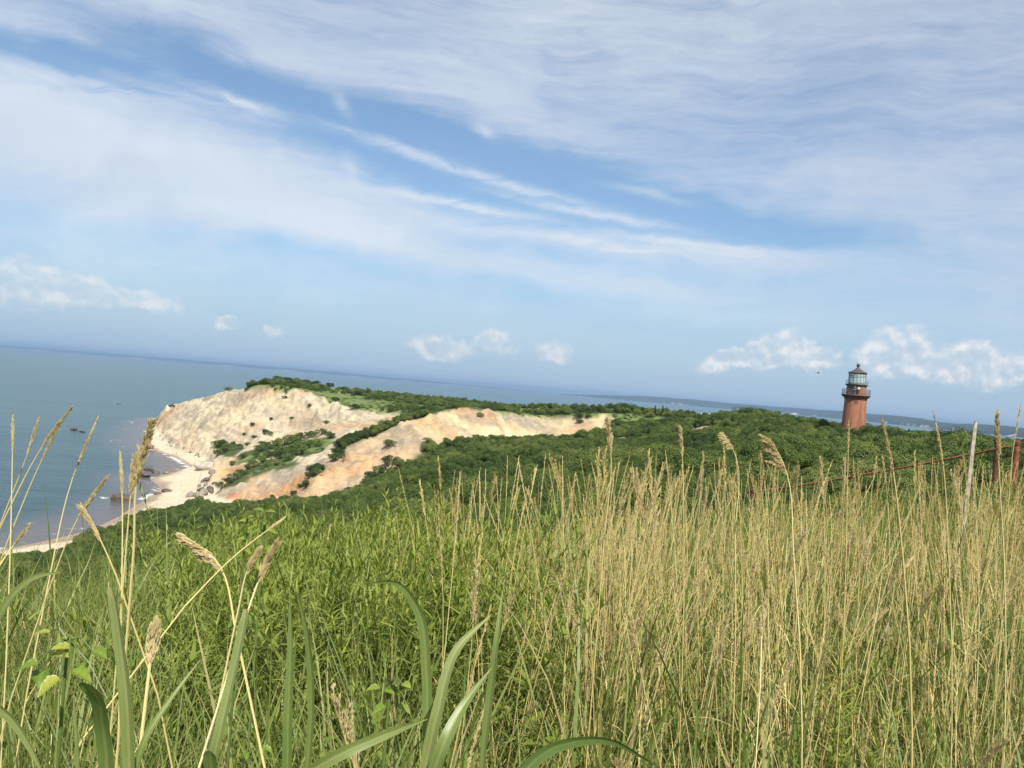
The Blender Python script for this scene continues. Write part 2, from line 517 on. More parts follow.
# near ridge: crest, then foot of its face
line([(-98.487, 277.0, 2.335), (-92.779, 281.0, 5.66), (-86.229, 283.0, 9.033), (-78.332, 284.0, 13.349), (-66.045, 281.0, 18.739), (-54.223, 279.0, 24.271), (-42.285, 286.0, 29.964), (-31.745, 296.0, 35.339), (-23.615, 303.0, 38.341), (-18.4, 306.0, 39.437),
      (-7.423, 311.0, 39.295), (3.921, 315.0, 38.991), (13.55, 318.0, 39.126), (23.223, 320.0, 40.06), (38.318, 318.0, 41.76)])
line([(-85.35, 245.65, 5.0), (-79.166, 262.0, 4.072), (-66.656, 256.0, 6.584), (-51.674, 250.0, 9.574), (-40.958, 255.0, 15.631), (-33.099, 262.0, 20.868), (-25.282, 275.0, 25.622), (-17.759, 284.0, 27.642), (-9.519, 290.0, 28.979),
      (4.51, 295.0, 29.473), (18.957, 299.0, 30.056), (29.774, 301.0, 32.642), (38.127, 303.0, 35.78)])
# front scrub mound whose top hides the valley behind it
line([low((-63.978, 112.0, 17.8), -7.2), low((-62.138, 130.0, 18.03), -7.6), low((-59.693, 142.0, 19.884), -6.6), low((-56.028, 150.0, 20.875), -5.4), low((-47.736, 152.0, 22.181), -4.8), low((-32.974, 160.0, 22.257), -3.6), low((-29.141, 182.0, 23.806), -2.6), low((-25.417, 202.0, 25.87), -2.4),
      low((-20.209, 222.0, 27.538)), low((-7.895, 245.0, 30.166)), low((16.715, 262.0, 31.019)), low((34.822, 275.0, 34.269))])
line([(-104, 156, 3.4), (-92, 176, 4), (-74, 190, 5), (-60, 205, 8), (-42, 212, 10), (-28, 226, 16), (-20, 240, 20), (-8, 262, 24)])
# slopes between the camera hill and the mound
TIN += [low((-36.724, 62.0, 29.08), -3.8), low((-33.179, 70.0, 28.593), -3.6), low((-19.742, 64.0, 32.911), -2.8), low((-10.328, 62.0, 35.609)), low((-1.589, 62.0, 38.579)), low((7.215, 62.0, 40.807)), low((16.409, 70.0, 42.256)), low((28.37, 75.0, 42.923)),
        low((39.116, 75.0, 44.541)), low((-25.174, 105.0, 27.898), -3.2), low((-9.832, 100.0, 33.047)), low((-39.731, 98.0, 25.288), -4.2), low((-0.728, 125.0, 35.551)), low((14.15, 125.0, 38.297)), low((21.32, 190.0, 35.531)),
        low((34.793, 150.0, 40.192)), low((42.507, 205.0, 38.396)), (49.552, 215.0, 40.679), (59.857, 215.0, 41.794), low((45.495, 150.0, 42.349)), low((-1.524, 200.0, 32.401)), low((50.92, 120.0, 43.236)), low((59.842, 110.0, 45.258))]
# plateau towards the lighthouse
TIN += [low((43.059, 400.0, 43.834), -3), low((52.267, 335.0, 44.44), -2.5), low((55.769, 320.0, 44.118), -2.2), low((68.611, 300.0, 44.266), -1.5), low((70.37, 285.0, 44.195), -1.5), (74.449, 252.0, 44.129), low((77.56, 222.0, 45.853), -3),
        (70.4, 170, 43.0), (85, 165, 42.5), (110, 150, 42.5), (60, 190, 43), (95, 200, 42.5), (140, 240, 40), (130, 130, 43), (60, 120, 42.0), (95, 90, 44), (260, 200, 40), (300, 60, 42), (90, 300, 41), (150, 400, 38)]
# the hill the camera stands on
TIN += [(0, -2, 46.45), (-4, 4, 45.75), (0, 4, 46.25), (4, 4, 46.5), (-8, 10, 43.6), (-3, 10, 45.0), (2, 10, 45.7), (5.5, 10, 46.15), (9.7, 14, 46.6), (14, 17, 46.6), (6, 20, 44.9), (-16, 20, 40.0), (-6, 20, 41.5), (0, 20, 43.2),
        (18, 24, 45.6), (26, 30, 44.8), (-30, 38, 33.5), (-10, 40, 37.5), (6, 40, 40.3), (24, 42, 42), (40, 40, 43.5), (-12, 0, 44.5), (-20, -20, 44), (12, 0, 46.8), (30, 0, 46.5), (0, -30, 46.5), (60, 10, 46),
        (-60, 20, 31), (-95, 40, 18), (-110, 60, 12), (-100, -60, 38), (60, -100, 46), (500, -200, 44), (-100, -200, 38), (620, 200, 30)]

_res = delaunay_2d_cdt([Vector((p[0], p[1])) for p in TIN], LINES, [], 0, 1e-4, True)
_V = np.array([(v.x, v.y) for v in _res[0]])
_T = np.array([list(t) for t in _res[2]])
_Zv = np.zeros(len(_V))
_PT = np.array(TIN)
for _i, _o in enumerate(_res[3]):
    if len(_o):
        _Zv[_i] = _PT[_o[0], 2]
    else:                                                     # a crossing of two lines: take the nearest given point
        _k = np.argsort(((_PT[:, :2] - _V[_i]) ** 2).sum(1))[:2]
        _Zv[_i] = _PT[_k, 2].mean()


def seg(a, b, step):
    return np.arange(a, b, step)


GX = np.concatenate([seg(-640, -290, 14), seg(-290, -260, 2.0), seg(-260, 112, 0.8), seg(112, 140, 2), seg(140, 620, 8)])
GY = np.concatenate([seg(-190, -6, 8), seg(-6, 16, 0.8), seg(16, 225, 1.8), seg(225, 590, 0.8), seg(590, 790, 5)])
GZ = np.full((len(GY), len(GX)), -6.0)
for _t in _T:
    _a, _b, _c = _V[_t]
    _lo = np.minimum(np.minimum(_a, _b), _c); _hi = np.maximum(np.maximum(_a, _b), _c)
    _x0, _x1 = np.searchsorted(GX, _lo[0]), np.searchsorted(GX, _hi[0], 'right')
    _y0, _y1 = np.searchsorted(GY, _lo[1]), np.searchsorted(GY, _hi[1], 'right')
    if _x1 <= _x0 or _y1 <= _y0:
        continue
    _xx, _yy = np.meshgrid(GX[_x0:_x1], GY[_y0:_y1])
    _d = (_b[1] - _c[1]) * (_a[0] - _c[0]) + (_c[0] - _b[0]) * (_a[1] - _c[1])
    if abs(_d) < 1e-9:
        continue
    _u = ((_b[1] - _c[1]) * (_xx - _c[0]) + (_c[0] - _b[0]) * (_yy - _c[1])) / _d
    _w = ((_c[1] - _a[1]) * (_xx - _c[0]) + (_a[0] - _c[0]) * (_yy - _c[1])) / _d
    _s = 1 - _u - _w
    _in = (_u > -1e-6) & (_w > -1e-6) & (_s > -1e-6)
    _zz = _u * _Zv[_t[0]] + _w * _Zv[_t[1]] + _s * _Zv[_t[2]]
    GZ[_y0:_y1, _x0:_x1][_in] = _zz[_in]


def blur(a, n):
    for _ in range(n):
        p = np.pad(a, 1, mode='edge')
        a = (p[:-2, 1:-1] + p[2:, 1:-1] + p[1:-1, :-2] + p[1:-1, 2:] + 2 * a) / 6
    return a


_B1 = blur(GZ, 2)
_B2 = blur(_B1, 14)
_near = np.clip((GY - 190) / 40, 0, 1)[:, None]
GZ = _B1 * _near + _B2 * (1 - _near)


def ground(x, y, grid=None):
    grid = GZ if grid is None else grid
    x = np.asarray(x, float); y = np.asarray(y, float)
    i = np.clip(np.searchsorted(GX, x, 'right') - 1, 0, len(GX) - 2)
    j = np.clip(np.searchsorted(GY, y, 'right') - 1, 0, len(GY) - 2)
    fx = np.clip((x - GX[i]) / (GX[i + 1] - GX[i]), 0, 1); fy = np.clip((y - GY[j]) / (GY[j + 1] - GY[j]), 0, 1)
    return (grid[j, i] * (1 - fx) + grid[j, i + 1] * fx) * (1 - fy) + (grid[j + 1, i] * (1 - fx) + grid[j + 1, i + 1] * fx) * fy
#</TERRAIN>


def inside(poly, x, y):
    """point in polygon, vectorised"""
    poly = np.asarray(poly, float)
    r = np.zeros(np.shape(x), bool)
    x1, y1 = poly[-1]
    for x2, y2 in poly:
        c = ((y2 > y) != (y1 > y)) & (x < (x1 - x2) * (y - y2) / ((y1 - y2) + 1e-12) + x2)
        r ^= c
        x1, y1 = x2, y2
    return r


XX, YY = np.meshgrid(GX, GY)
# bare clay and sand on the land, as outlines on the ground
BARE = [
    # white promontory face and the hollow under it
    [(-223.5, 522.8), (-259.5, 607.9), (-262, 590), (-240, 580), (-233.8, 564.8), (-212.7, 536.5), (-194.0, 515.1), (-176.1, 495.5), (-160.5, 478.7), (-144.9, 454.6), (-139.1, 452.8), (-124.0, 445.8), (-111.3, 438.1), (-103.4, 432.5),
     (-93.0, 422.0), (-80.7, 407.3), (-65.3, 394.7), (-50.3, 382.5), (-42.5, 374.1), (-45.0, 360.4), (-57.0, 344.3), (-64.0, 329.3), (-57.4, 275.0), (-68.0, 276.4), (-81.5, 280.6), (-91.8, 278.2), (-95.0, 269.1),
     (-93.9, 256.1), (-101.5, 272.6), (-119.4, 323.0), (-129.3, 354.5), (-151.9, 400.7), (-178.5, 435.3)],
    # near ridge face
    [(-95.2, 266.3), (-92.1, 279.2), (-85.7, 281.3), (-77.8, 282.4), (-65.7, 279.6), (-54.0, 278.2), (-42.1, 284.8), (-31.6, 295.0), (-23.5, 302.0), (-18.3, 305.1), (-7.3, 309.7), (4.0, 313.5), (13.6, 316.7),
     (23.2, 318.4), (37.8, 316.7), (40.1, 312.1), (37.6, 301.6), (28.6, 296.0), (18.7, 294.3), (4.5, 292.9), (-9.4, 288.7), (-17.7, 282.7), (-25.1, 273.3), (-29.2, 267.7), (-33.5, 260.7), (-38.1, 255.8), (-42.9, 249.8),
     (-50.7, 245.6), (-63.5, 244.2), (-74.3, 246.0), (-84.0, 243.5), (-89.7, 249.5)],
    [(-150, 452), (-186, 494), (-226, 545), (-276, 578), (-300, 650), (-245, 668), (-196, 622), (-168, 560), (-148, 505)],
    [(42.2, 219.5), (59.0, 270.5), (62.2, 270.5), (56.6, 220.5), (61.3, 218.5), (57.3, 191.5), (53.2, 184.5), (54.0, 210.0), (49.5, 208.5), (44.7, 209.5), (41.6, 213.0)],
    [(29.7, 223.0), (43.7, 274.7), (47.1, 250.9), (40.5, 215.5), (34.8, 218.5), (30.3, 219.5)],
]
GREEN_PATCH = [
    [(-142.7, 404.5), (-138.9, 405.9), (-129.8, 398.9), (-116.5, 368.5), (-114.2, 349.9), (-121.9, 355.2)],
    [(-114.5, 348.5), (-108.5, 359.4), (-97.5, 358.0), (-89.2, 358.7), (-75.3, 354.8), (-69.8, 337.7), (-69.9, 316.0), (-73.0, 299.9), (-94.2, 332.8), (-101.4, 330.7)],
    [(-95.9, 305.5), (-94.9, 324.7), (-82.6, 318.8), (-69.5, 281.7), (-81.8, 296.4), (-87.5, 292.5)],
    [(-97.3, 288.3), (-96.7, 296.4), (-95.1, 306.2), (-88.4, 292.2), (-89.9, 282.0)],
]
bare = np.zeros(XX.shape, bool)
jx = (fbm(XX / 6, YY / 6, 3, 3) - .5) * 5; jy = (fbm(XX / 6, YY / 6, 9, 3) - .5) * 5
for p in BARE:
    bare |= inside(p, XX + jx, YY + jy)
for p in GREEN_PATCH:
    bare &= ~inside(p, XX + jx, YY + jy)
beach = (GZ < 3.1) & ((YY < 640) | (GZ < 1))
cover = np.where(bare | beach, 0.0, 1.0)                      # 1 = plants
bare_soft = blur((bare & ~beach).astype(float), 3)

# erosion: runnels cut down the faces, plus knobs and slumps
gy_, gx_ = np.gradient(GZ, GY, GX)
slope = np.hypot(gx_, gy_)
across = XX * 0.86 + YY * 0.5
down = -XX * 0.5 + YY * 0.86
run = np.abs(fbm(across / 7.5 + fbm(XX / 15, YY / 15, 4, 3) * 2.0, down / 60, 21, 4) - .5) * 2
run2 = np.abs(fbm(across / 3.2 + fbm(XX / 8, YY / 8, 5, 2) * 1.5, down / 26, 27, 3) - .5) * 2
slump = fbm(XX / 24, YY / 24, 33, 4) - .5
knob = fbm(XX / 3.2, YY / 3.2, 41, 3) - .5
amp = np.clip(slope * 1.3, 0.15, 1.0) * bare_soft
GZ = GZ + amp * ((run - .3) * 8.0 + (run2 - .3) * 3.8 + slump * 7.5 + knob * 2.2)
veg_soft = blur((~(bare | beach)).astype(float), 2)
dist_ = np.hypot(XX, YY)
GZ = GZ + veg_soft * np.clip((dist_ - 14) / 40, 0, 1) * (fbm(XX / 14, YY / 14, 51, 4) - .5) * 1.8
GZ = GZ + veg_soft * np.clip((14 - dist_) / 6, 0, 1) * (fbm(XX / 1.3, YY / 1.3, 52, 3) - .5) * 0.12

# ---- what the ground is made of (its own colour, not its shade)
SAND = np.array([0.56, 0.475, 0.345]); WHITE = np.array([0.48, 0.405, 0.285]); ORANGE = np.array([0.40, 0.22, 0.095]); TAN = np.array([0.41, 0.295, 0.18])
GREY = np.array([0.21, 0.18, 0.145]); RED = np.array([0.42, 0.15, 0.09]); BROWN = np.array([0.35, 0.21, 0.12]); PALEO = np.array([0.50, 0.40, 0.245])
SOIL = np.array([0.045, 0.06, 0.022]); TURF = np.array([0.13, 0.17, 0.055])
colour = np.empty(XX.shape + (3,)); colour[:] = WHITE
wn = fbm(XX / 9, YY / 9, 61, 4)


def dab(c, centre, rx, ry=None, k=1.0, ang=0.0, bite=1.0):
    """lay one clay over the ground round a point, with a ragged edge"""
    ry = ry or rx
    dx = XX - centre[0]; dy = YY - centre[1]
    ca, sa = math.cos(R(ang)), math.sin(R(ang))
    u = (dx * ca + dy * sa) / rx; v = (-dx * sa + dy * ca) / ry
    w = np.clip(1.35 - np.sqrt(u * u + v * v) + (wn - .5) * 1.6 * bite, 0, 1) * k
    colour[:] = colour * (1 - w[..., None]) + np.asarray(c) * w[..., None]


near_ridge = inside(BARE[1], XX, YY)
colour[near_ridge] = TAN
colour[inside(BARE[3], XX, YY) | inside(BARE[4], XX, YY)] = TAN * .9
dab(ORANGE, (-134.6, 449.3), 16, 5, .55); dab(ORANGE, (-110.7, 436.4), 14, 5, .4)
dab(GREY, (-145.7, 447.9), 22, 6, .55, 20); dab(GREY, (-162.5, 469.3), 26, 6, .5, 30); dab(GREY * 1.1, (-191.5, 506.0), 20, 8, .4)
dab(GREY * 1.2, (-109.2, 407.0), 18, 7, .45); dab(GREY * 1.2, (-97.0, 406.6), 16, 6, .5); dab(BROWN, (-124.2, 412.9), 10, 5, .5)
dab(TAN, (-63.0, 365.3), 26, 12, .8); dab(ORANGE, (-55.1, 369.9), 14, 7, .55); dab(TAN, (-74.0, 376.9), 10, 8, .6); dab(TAN, (-159.9, 432.2), 22, 10, .3)
dab(RED * 1.25, (-223.1, 536.8), 9, 9, .75); dab(ORANGE, (-217.8, 531.2), 9, 9, .5)
dab(ORANGE, (-98.5, 315.6), 22, 9, .9); dab(ORANGE, (-110.3, 346.1), 14, 5, .6); dab(PALEO, (-81.3, 313.9), 14, 4, .9); dab(PALEO, (-82.1, 282.4), 14, 4, .7)
dab(ORANGE, (-96.5, 291.8), 12, 5, .7)
dab(ORANGE, (-83.8, 264.5), 18, 5, .6); dab(ORANGE, (-72.1, 263.8), 16, 6, .45); dab(BROWN, (-79.3, 273.6), 6, 3, .8); dab(GREY * 1.35, (-85.9, 282.0), 16, 5, .75); dab(GREY * 1.4, (-62.3, 279.2), 14, 5, .7)
dab(GREY * 1.3, (-53.7, 276.8), 10, 5, .6); dab(RED * 1.2, (-90.9, 261.4), 8, 5, .9); dab(RED * 1.2, (-91.9, 273.3), 6, 4, .8)
dab(ORANGE, (-51.8, 269.1), 26, 7, .35); dab(BROWN * 1.4, (-51.5, 274.3), 10, 4, .5); dab(GREY * 1.5, (-46.6, 256.1), 8, 4, .4); dab(BROWN * 1.3, (-54.2, 265.9), 8, 4, .3)
dab(PALEO, (-24.0, 291.8), 26, 16, .9, bite=.5); dab(PALEO, (-10.3, 299.2), 34, 18, .95, bite=.4); dab(PALEO, (7.9, 305.8), 34, 18, .95, bite=.4); dab(PALEO, (26.6, 310.4), 34, 18, .95, bite=.4); dab(ORANGE, (-33.0, 292.5), 8, 4, .6); dab(ORANGE, (-14.5, 305.1), 16, 4, .7)
dab(GREY, (-37.4, 283.8), 7, 5, .85); dab(GREY * 1.2, (-34.1, 276.1), 8, 5, .7); dab(GREY * 1.1, (-10.6, 302.7), 12, 3, .6); dab(GREY * 1.1, (9.0, 310.7), 7, 4, .5); dab(BROWN * 1.2, (26.7, 311.4), 5, 4, .6)
dab(GREY * 1.2, (0.3, 309.7), 16, 3, .55); dab(TAN, (-26.6, 284.5), 10, 6, .5); dab(ORANGE, (-24.7, 289.4), 8, 4, .35)
# bedding: tilted bands through the white face
band = fbm((XX * .25 + YY * .12 + GZ * .9) / 3.2, (XX - YY) / 160, 71, 3)
bw = np.clip((band - .56) * 6, 0, 1) * .6 * (~near_ridge)
colour = colour * (1 - bw[..., None]) + (GREY * 1.25) * bw[..., None]
bw = np.clip((fbm((XX * .2 + GZ * .8) / 5, (XX - YY) / 120, 77, 3) - .58) * 6, 0, 1) * .5
colour = colour * (1 - bw[..., None]) + (TAN * .95) * bw[..., None]
runs = np.clip((fbm(across / 2.0 + fbm(XX / 9, YY / 9, 6, 2), down / 40, 83, 3) - .5) * 5, -1, 1)
colour *= (1 + .13 * runs * (slope > .25))[..., None]
blot = np.clip((fbm(XX / 7, YY / 5, 84, 4) - .56) * 7, 0, 1)[..., None] * .45
colour = colour * (1 - blot) + GREY * 1.15 * blot
colour *= (0.80 + 0.40 * fbm(XX / 1.8, YY / 1.8, 81, 3))[..., None]
# beach
bs = np.clip((3.6 - GZ) / .8, 0, 1) * (GZ < 3.6) * (~near_ridge | (GZ < 3.2))
sandc = SAND * (0.9 + .2 * fbm(XX / 5, YY / 5, 85, 3))[..., None]
wet = np.clip((0.75 - GZ + (fbm(XX / 9, YY / 9, 88, 3) - .5) * .7) / .4, 0, 1)[..., None]
sandc = sandc * (1 - wet) + np.array([0.30, 0.235, 0.175]) * wet
colour = colour * (1 - bs[..., None]) + sandc * bs[..., None]
# ground under the plants
meadow = [(-88.3, 463.0), (-69.4, 460.2), (-45.0, 440.2), (-41.2, 404.5), (-52.5, 397.9), (-67.8, 408.7), (-82.4, 417.8), (-92.8, 427.6)]
vegc = SOIL[None, None] * (0.7 + .6 * fbm(XX / 3, YY / 3, 91, 3))[..., None]
md = inside(meadow, XX + jx, YY + jy)
TURFC = TURF * (0.75 + .5 * fbm(XX / 6, YY / 6, 95, 4))[..., None]
gp = np.zeros(XX.shape, bool)
for p in GREEN_PATCH:
    gp |= inside(p, XX + jx, YY + jy)
THICKET_FREE = gp.astype(float)
vegc = np.where(gp[..., None], vegc * .5 + TURFC * .3, vegc)
opn = np.clip((fbm(XX / 22, YY / 15, 141, 3) - .6) * 30, 0, 1)[..., None] * (dist_ > 30)[..., None]
vegc = vegc * (1 - opn) + TURFC * opn
vegc = np.where((md | ((YY > 380) & (XX < 40)))[..., None], TURFC, vegc)
cv = blur(cover, 1)[..., None]
colour = colour * (1 - cv) + vegc * cv

nx, ny = len(GX), len(GY)
ii, jj = np.meshgrid(np.arange(nx - 1), np.arange(ny - 1))
q = np.stack([jj * nx + ii, jj * nx + ii + 1, (jj + 1) * nx + ii + 1, (jj + 1) * nx + ii], -1).reshape(-1, 4)
gm, g, b = principled('ground_clay_and_soil', rough=0.9, spec=0.15)
at = g.n('ShaderNodeAttribute', attribute_name='earth')
tc = g.n('ShaderNodeTexCoord')
f1 = g.noise(tc.outputs['Object'], 0.55, 6, 0.65)
f2 = g.noise(g.mapping(tc.outputs['Object'], rot=(0.2, 0.1, 0.4), sc=(0.25, 0.25, 2.6)), 0.6, 4, 0.6)
fv = g.m('MULTIPLY', g.ramp(f1, 0.25, 0.75, 0.84, 1.14), g.ramp(f2, 0.25, 0.75, 0.92, 1.08))
g.put(b.inputs['Base Color'], g.scale(at.outputs['Vector'], fv))
bp = g.n('ShaderNodeBump'); bp.inputs['Strength'].default_value = 0.7; bp.inputs['Distance'].default_value = 0.9
g.put(bp.inputs['Height'], f1); g.put(b.inputs['Normal'], bp.outputs[0])
rgba = np.concatenate([colour, np.ones(XX.shape + (1,))], -1).reshape(-1, 4)
land = link('ground', mesh_np('ground', np.stack([XX, YY, GZ], -1).reshape(-1, 3), q, gm, {'earth': rgba}, smooth=True))
tag(land, kind='structure')

# ------------------------------------------------------------------ sea
SX = np.concatenate([-np.geomspace(45000, 720, 26), seg(-700, -300, 12), seg(-300, -80, 1.2), seg(-80, 700, 20), np.geomspace(720, 45000, 26)])
SY = np.concatenate([-np.geomspace(45000, 220, 14), seg(-200, 150, 10), seg(150, 470, 1.2), seg(470, 800, 3), np.geomspace(810, 45000, 34)])
sx, sy = np.meshgrid(SX, SY)
gh = ground(sx, sy)
out_ = (sx < GX[0]) | (sx > GX[-1]) | (sy < GY[0]) | (sy > GY[-1])
depth = np.where(out_, 8.0, -gh)
shore = np.clip(depth, -1, 8)
nx, ny = len(SX), len(SY)
ii, jj = np.meshgrid(np.arange(nx - 1), np.arange(ny - 1))
q = np.stack([jj * nx + ii, jj * nx + ii + 1, (jj + 1) * nx + ii + 1, (jj + 1) * nx + ii], -1).reshape(-1, 4)
keep = ~((shore[:-1, :-1] < -.9) & (shore[1:, 1:] < -.9) & (shore[1:, :-1] < -.9) & (shore[:-1, 1:] < -.9)).ravel()
sm, g, b = principled('sea_water', (0.03, 0.09, 0.12), 0.16, 0.14)
at = g.n('ShaderNodeAttribute', attribute_name='shore')
tc = g.n('ShaderNodeTexCoord'); po = tc.outputs['Object']
dpt = at.outputs['Fac']
patch = g.noise(g.mapping(po, rot=(0, 0, 0.5), sc=(0.004, 0.012, 1)), 1.0, 5, 0.55)
ripple = g.noise(g.mapping(po, rot=(0, 0, 0.65), sc=(0.10, 0.28, 1)), 1.0, 5, 0.6)
swell = g.noise(g.mapping(po, rot=(0, 0, 0.55), sc=(0.012, 0.05, 1)), 1.0, 3, 0.5)
deep = g.mix(g.ramp(patch, 0.35, 0.65), (0.012, 0.050, 0.057), (0.022, 0.072, 0.075))
deep = g.mix(g.m('MULTIPLY', g.ramp(ripple, 0.45, 0.7), 0.35), deep, (0.010, 0.030, 0.043))
shal = g.mix(g.ramp(g.m('ADD', dpt, g.m('MULTIPLY', patch, 1.5)), 0.9, 3.0), (0.105, 0.092, 0.090), deep)
fo = g.noise(g.mapping(po, sc=(0.16, 0.16, 1)), 1.0, 6, 0.7)
fo2 = g.noise(g.mapping(po, sc=(0.03, 0.03, 1), loc=(4, 4, 0)), 1.0, 2, 0.5)
lip = g.m('MULTIPLY', g.ramp(dpt, 0.32, 0.06), g.ramp(g.m('ADD', fo, g.m('MULTIPLY', fo2, 0.8)), 0.92, 1.06))
lip2 = g.m('MULTIPLY', g.m('MULTIPLY', g.ramp(dpt, 0.9, 1.1), g.ramp(dpt, 1.45, 1.2)), g.ramp(g.m('ADD', fo, g.m('MULTIPLY', fo2, 0.9)), 1.14, 1.2))
foam = g.m('MAXIMUM', lip, lip2, clamp=True)
g.put(b.inputs['Base Color'], g.mix(foam, shal, (0.8, 0.8, 0.78)))
g.put(b.inputs['Roughness'], g.ramp(foam, 0, 1, 0.22, 0.8))
bp = g.n('ShaderNodeBump'); bp.inputs['Strength'].default_value = 0.55; bp.inputs['Distance'].default_value = 1.0
g.put(bp.inputs['Height'], g.m('ADD', g.m('MULTIPLY', ripple, 1.3), g.m('MULTIPLY', swell, 3.0))); g.put(b.inputs['Normal'], bp.outputs[0])
sea = link('sea', mesh_np('sea', np.stack([sx, sy, np.zeros_like(sx)], -1).reshape(-1, 3), q[keep], sm, {'shore': shore.ravel()}))
tag(sea, kind='structure')


# ------------------------------------------------------------------ far shores
def far_land(name, pts, mat, depth=1800.0, n=260, rough=0.35, seed=5):
    """pts: (x, y, height) along the near shore; rises to its height behind, wooded top, sandy bluffs at the foot"""
    pts = np.asarray(pts, float)
    t = np.linspace(0, len(pts) - 1, n)
    c = np.stack([np.interp(t, np.arange(len(pts)), pts[:, k]) for k in range(3)], -1)
    c[:, 0] += 0
    out = []
    prof = [(0.0, 0.0), (0.02, .10), (0.05, .24), (0.12, .42), (0.3, .74), (0.5, 1.0), (0.75, .9), (1.0, 0.0)]
    for f, h in prof:
        d = c[:, :2] / np.linalg.norm(c[:, :2], axis=1)[:, None]
        wob = (fbm(t * 3.1, np.full(n, f * 3), seed, 3) - .5) * 260 * (1 if f < .9 else 0)
        p = c[:, :2] + d * (f * depth + wob)[:, None]
        hh = c[:, 2] * h * (1 - rough + 2 * rough * fbm(t * 1.2, np.full(n, f * 1.5), seed + 3, 5))
        out.append(np.concatenate([p, (hh - (0.5 if h == 0 else 0))[:, None]], 1))
    v = np.stack(out)
    k, n_ = v.shape[:2]
    i, j = np.meshgrid(np.arange(k - 1), np.arange(n_ - 1), indexing='ij')
    q = np.stack([i * n_ + j, i * n_ + j + 1, (i + 1) * n_ + j + 1, (i + 1) * n_ + j], -1).reshape(-1, 4)
    up = np.concatenate([np.full(n_, h) for f, h in prof])
    o = link(name, mesh_np(name, v.reshape(-1, 3), q, mat, {'up': up}, smooth=True))
    tag(o, kind='structure')


fm, g, b = principled('far_woods_and_bluffs', rough=0.95, spec=0.1)
at = g.n('ShaderNodeAttribute', attribute_name='up')
tc = g.n('ShaderNodeTexCoord')
nz = g.noise(g.mapping(tc.outputs['Object'], sc=(0.0016, 0.0016, 0.0016)), 1.0, 4, 0.6)
nf = g.noise(g.mapping(tc.outputs['Object'], sc=(0.01, 0.01, 0.02)), 1.0, 4, 0.6)
sandy = g.m('MULTIPLY', g.ramp(at.outputs['Fac'], 0.30, 0.20), g.ramp(g.m('ADD', nz, g.m('MULTIPLY', g.m('SUBTRACT', nf, .5), .5)), 0.54, 0.66))
woods = g.mix(g.ramp(nf, 0.3, 0.7), (0.022, 0.034, 0.024), (0.045, 0.062, 0.04))
g.put(b.inputs['Base Color'], g.mix(sandy, woods, (0.62, 0.52, 0.38)))
far_land('far_shore', [(882.418, 15000.0, -24.028)[:2] + (0,), (2257.301, 14500.0, -45.173)[:2] + (104,), (3530.085, 14000.0, -0.822)[:2] + (104,), (4360.986, 12500.0, 2.12)[:2] + (100,), (4584.279, 11200.0, 8.972)[:2] + (96,),
                       (4040.62, 8600.0, 9.304)[:2] + (84,), (3743.733, 6900.0, 0.266)[:2] + (74,), (3514.001, 5600.0, -12.143)[:2] + (68,), (3682.708, 5000.0, -20.835)[:2] + (68,), (4484.475, 4700.0, -16.949)[:2] + (68,)], fm, 1500)
far_land('far_hills', [(-24520.073, 25000.0, -85.869)[:2] + (0,), (-13369.246, 24500.0, -56.316)[:2] + (66,), (-9614.608, 24000.0, -55.016)[:2] + (88,), (-6137.672, 24000.0, 1.785)[:2] + (84,), (-2766.497, 25000.0, -1.004)[:2] + (50,),
                        (1519.185, 26000.0, 48.016)[:2] + (0,)], fm, 2600, seed=8)

# ------------------------------------------------------------------ lighthouse
def brick_material():
    m, g, b = principled('red_brick', (0.36, 0.15, 0.09), 0.85, 0.2)
    tc = g.n('ShaderNodeTexCoord')
    sp = g.n('ShaderNodeSeparateXYZ'); g.put(sp.inputs[0], tc.outputs['Object'])
    ang = g.m('MULTIPLY', g.m('ARCTAN2', sp.outputs[1], sp.outputs[0]), 2.2)
    cb = g.n('ShaderNodeCombineXYZ'); g.put(cb.inputs[0], ang); g.put(cb.inputs[1], sp.outputs[2])
    br = g.n('ShaderNodeTexBrick')
    g.put(br.inputs['Vector'], cb.outputs[0])
    br.inputs['Scale'].default_value = 1.0
    br.inputs['Brick Width'].default_value = 0.22
    br.inputs['Row Height'].default_value = 0.075
    br.inputs['Mortar Size'].default_value = 0.008
    br.inputs['Color1'].default_value = (0.34, 0.135, 0.075, 1)
    br.inputs['Color2'].default_value = (0.25, 0.095, 0.056, 1)
    br.inputs['Mortar'].default_value = (0.30, 0.19, 0.13, 1)
    f = g.noise(tc.outputs['Object'], 0.9, 6, 0.65)
    st = g.noise(g.mapping(tc.outputs['Object'], sc=(1.6, 1.6, 0.18)), 1.0, 4, 0.6)
    c = g.mix(g.ramp(f, 0.35, 0.65, 0, .8), br.outputs['Color'], (0.34, 0.155, 0.09))
    c = g.mix(g.ramp(st, 0.46, 0.70, 0, .75), c, (0.13, 0.055, 0.037))
    g.put(b.inputs['Base Color'], c)
    return m


